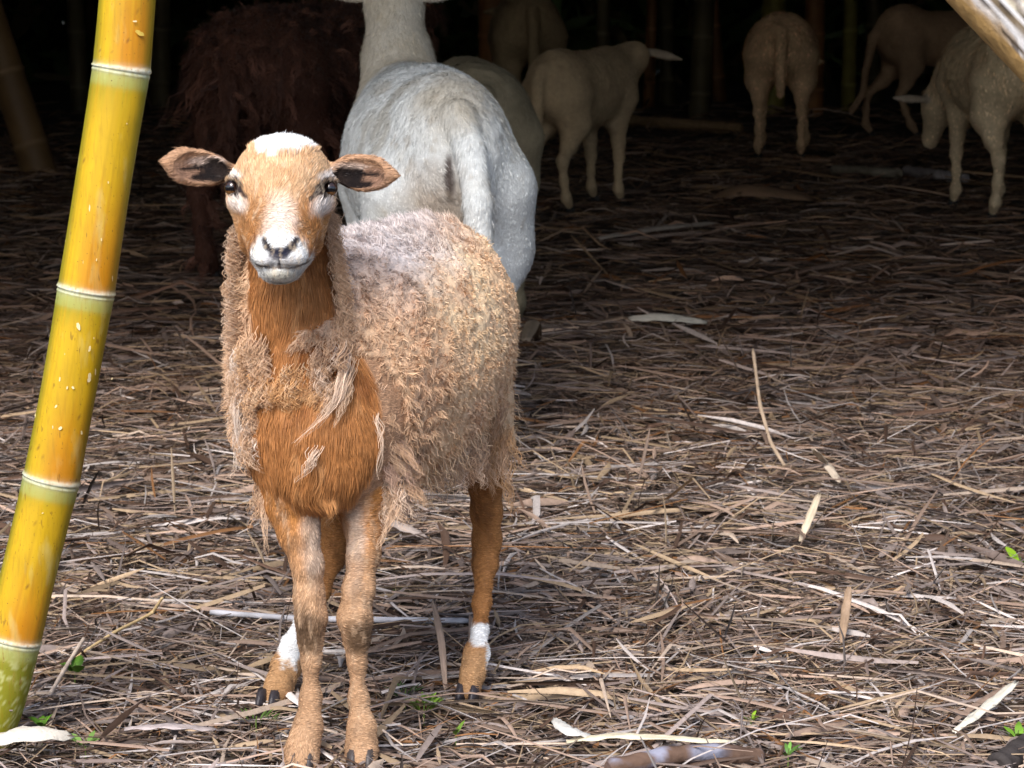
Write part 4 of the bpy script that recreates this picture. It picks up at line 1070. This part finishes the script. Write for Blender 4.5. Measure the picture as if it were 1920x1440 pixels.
stick('reed_stem', [g(142, 1232, .03), g(215, 1185, .045), g(285, 1150, .05), g(305, 1120, .08)], .0026, (.58, .42, .22), 'thin golden straw slanting up right of the yellow bamboo', 'reed', ST)
stick('reed_stem', [g(95, 1300, .03), g(130, 1240, .05), g(158, 1196, .07)], .0030, (.52, .42, .34), 'short straight straw propped beside the yellow bamboo', 'reed', ST)
stick('reed_stem', [g(1412, 655, .22), g(1425, 760, .14), g(1445, 830, .07), g(1475, 880, .03)], .0038, (.46, .34, .24), 'tall thin bent stem rising from the litter at the right of centre', 'reed', ST)
stick('fallen_branch', [g(1140, 1442, .035), g(1240, 1418, .04), g(1340, 1410, .035), g(1430, 1420, .02)], .0125, (.14, .085, .06), 'dark fallen branch with bluish grey lichen at the bottom edge', 'branch', ST, patch=(.27, .27, .34))
stick('fallen_branch', [g(1870, 1440, .02), g(1925, 1400, .03), g(1990, 1390, .03)], .018, (.05, .042, .04), 'short blackened branch end in the lower right corner', 'branch', ST)
stick('fallen_pole', [g(1178, 226, .04), g(1280, 234, .05), g(1392, 242, .04)], .035, (.30, .19, .10), 'brown pole lying in the shade between the turned sheep and the woolly one', 'pole', ST)
stick('fallen_pole', [g(1560, 318, .04), g(1640, 322, .05), g(1692, 326, .04)], .022, (.22, .18, .13), 'dark pole lying right of the woolly rear facing sheep', 'pole', ST)
stick('fallen_pole', [g(1697, 320, .04), g(1760, 328, .05), g(1815, 336, .04)], .024, (.34, .29, .28), 'greyish pole lying behind the legs of the grazing cream sheep', 'pole', ST)

# green seedlings
def sprout(px, py, n, L, w, label, name='seedling', spread=.02, upness=.8, colr=(.09, .20, .02)):
    c = G(px, py, .004); parts = []
    root = empty(name, tuple(c), label, 'seedling', 'green seedlings in the litter')
    a = rng.random(n) * 6.283; p = np.tile(c, (n, 1)) + np.stack([np.cos(a), np.sin(a), 0 * a], 1) * spread * rng.random((n, 1)) ** .5
    d0 = np.stack([np.cos(a) * .5, np.sin(a) * .5, upness + 0 * a], 1); d1 = np.stack([np.cos(a), np.sin(a), 0 * a + .2], 1)
    K = n; seg = 5; t = np.linspace(0, 1, seg + 1); LL = L * rng.uniform(.6, 1.2, n)
    d0, d1 = nrm(d0), nrm(d1); s1 = nrm(np.cross(d0, [0, 0, 1]) + rng.normal(0, .1, (n, 3)))
    V = np.empty((n, seg + 1, 2, 3))
    for i, tt in enumerate(t):
        q = p + LL[:, None] * (d0 * tt + (d1 - d0) * tt * tt * .5); hw = (w * .5 * (math.sin((tt * .9 + .08) * math.pi) ** .7 + .02)); V[:, i, 0] = q - s1 * hw; V[:, i, 1] = q + s1 * hw
    b = np.arange(K)[:, None] * (seg + 1) * 2 + np.arange(seg)[None, :] * 2
    F = np.stack([b, b + 1, b + 3, b + 2], -1).reshape(-1, 4)
    C = np.repeat(np.array(colr) * np.exp(rng.normal(0, .3, (n, 1))), (seg + 1) * 2, 0)
    mesh_np('leaves', V.reshape(-1, 3), F, M_LEAF, root, C)
    # stem
    pa = np.array([c + [0, 0, -.03], c + [0, 0, .0], c + [.001, 0, L * .4]]); Vs, Fs, _ = tube(pa, [.0012, .001, .0008], 8)
    mesh_np('stem', Vs[:-2], Fs, M_LEAF, root, np.tile(np.array([.12, .18, .04]), (len(Vs) - 2, 1)))
sprout(795, 1325, 46, .020, .004, 'mossy green tuft right of the front legs', spread=.022, colr=(.14, .24, .03))
sprout(760, 1300, 20, .020, .003, 'small green tuft just left of and behind the mossy one', spread=.02, colr=(.06, .12, .03))
sprout(140, 1258, 7, .030, .020, 'broad leaved green seedling right of the foot of the yellow bamboo', spread=.008)
sprout(78, 1360, 9, .020, .008, 'tiny green seedling touching the foot of the yellow bamboo', spread=.008)
sprout(160, 1398, 8, .026, .009, 'pale green seedling among white straw at the lower left', spread=.010, colr=(.15, .26, .06))
sprout(480, 1352, 30, .018, .0025, 'dark green tuft left of the front hooves', spread=.03, colr=(.06, .11, .02))
sprout(1408, 1352, 7, .020, .005, 'tiny bright green seedling at lower right of centre', spread=.006, colr=(.16, .26, .02))
sprout(1478, 1415, 8, .022, .005, 'tiny green seedling beside the lichened branch', spread=.006, colr=(.10, .22, .04))
sprout(855, 1375, 6, .022, .005, 'thin green seedling right of the front hooves', spread=.006, colr=(.13, .23, .03))
sprout(742, 1108, 6, .014, .007, 'small green leaf cluster between the legs behind', spread=.008, colr=(.12, .24, .02))
sprout(1912, 1062, 5, .045, .018, 'bright lime green seedling at the right edge', spread=.006, colr=(.30, .50, .03))
sprout(1908, 1385, 9, .030, .010, 'green seedling in the lower right corner by the blackened branch', spread=.010, colr=(.15, .30, .03))
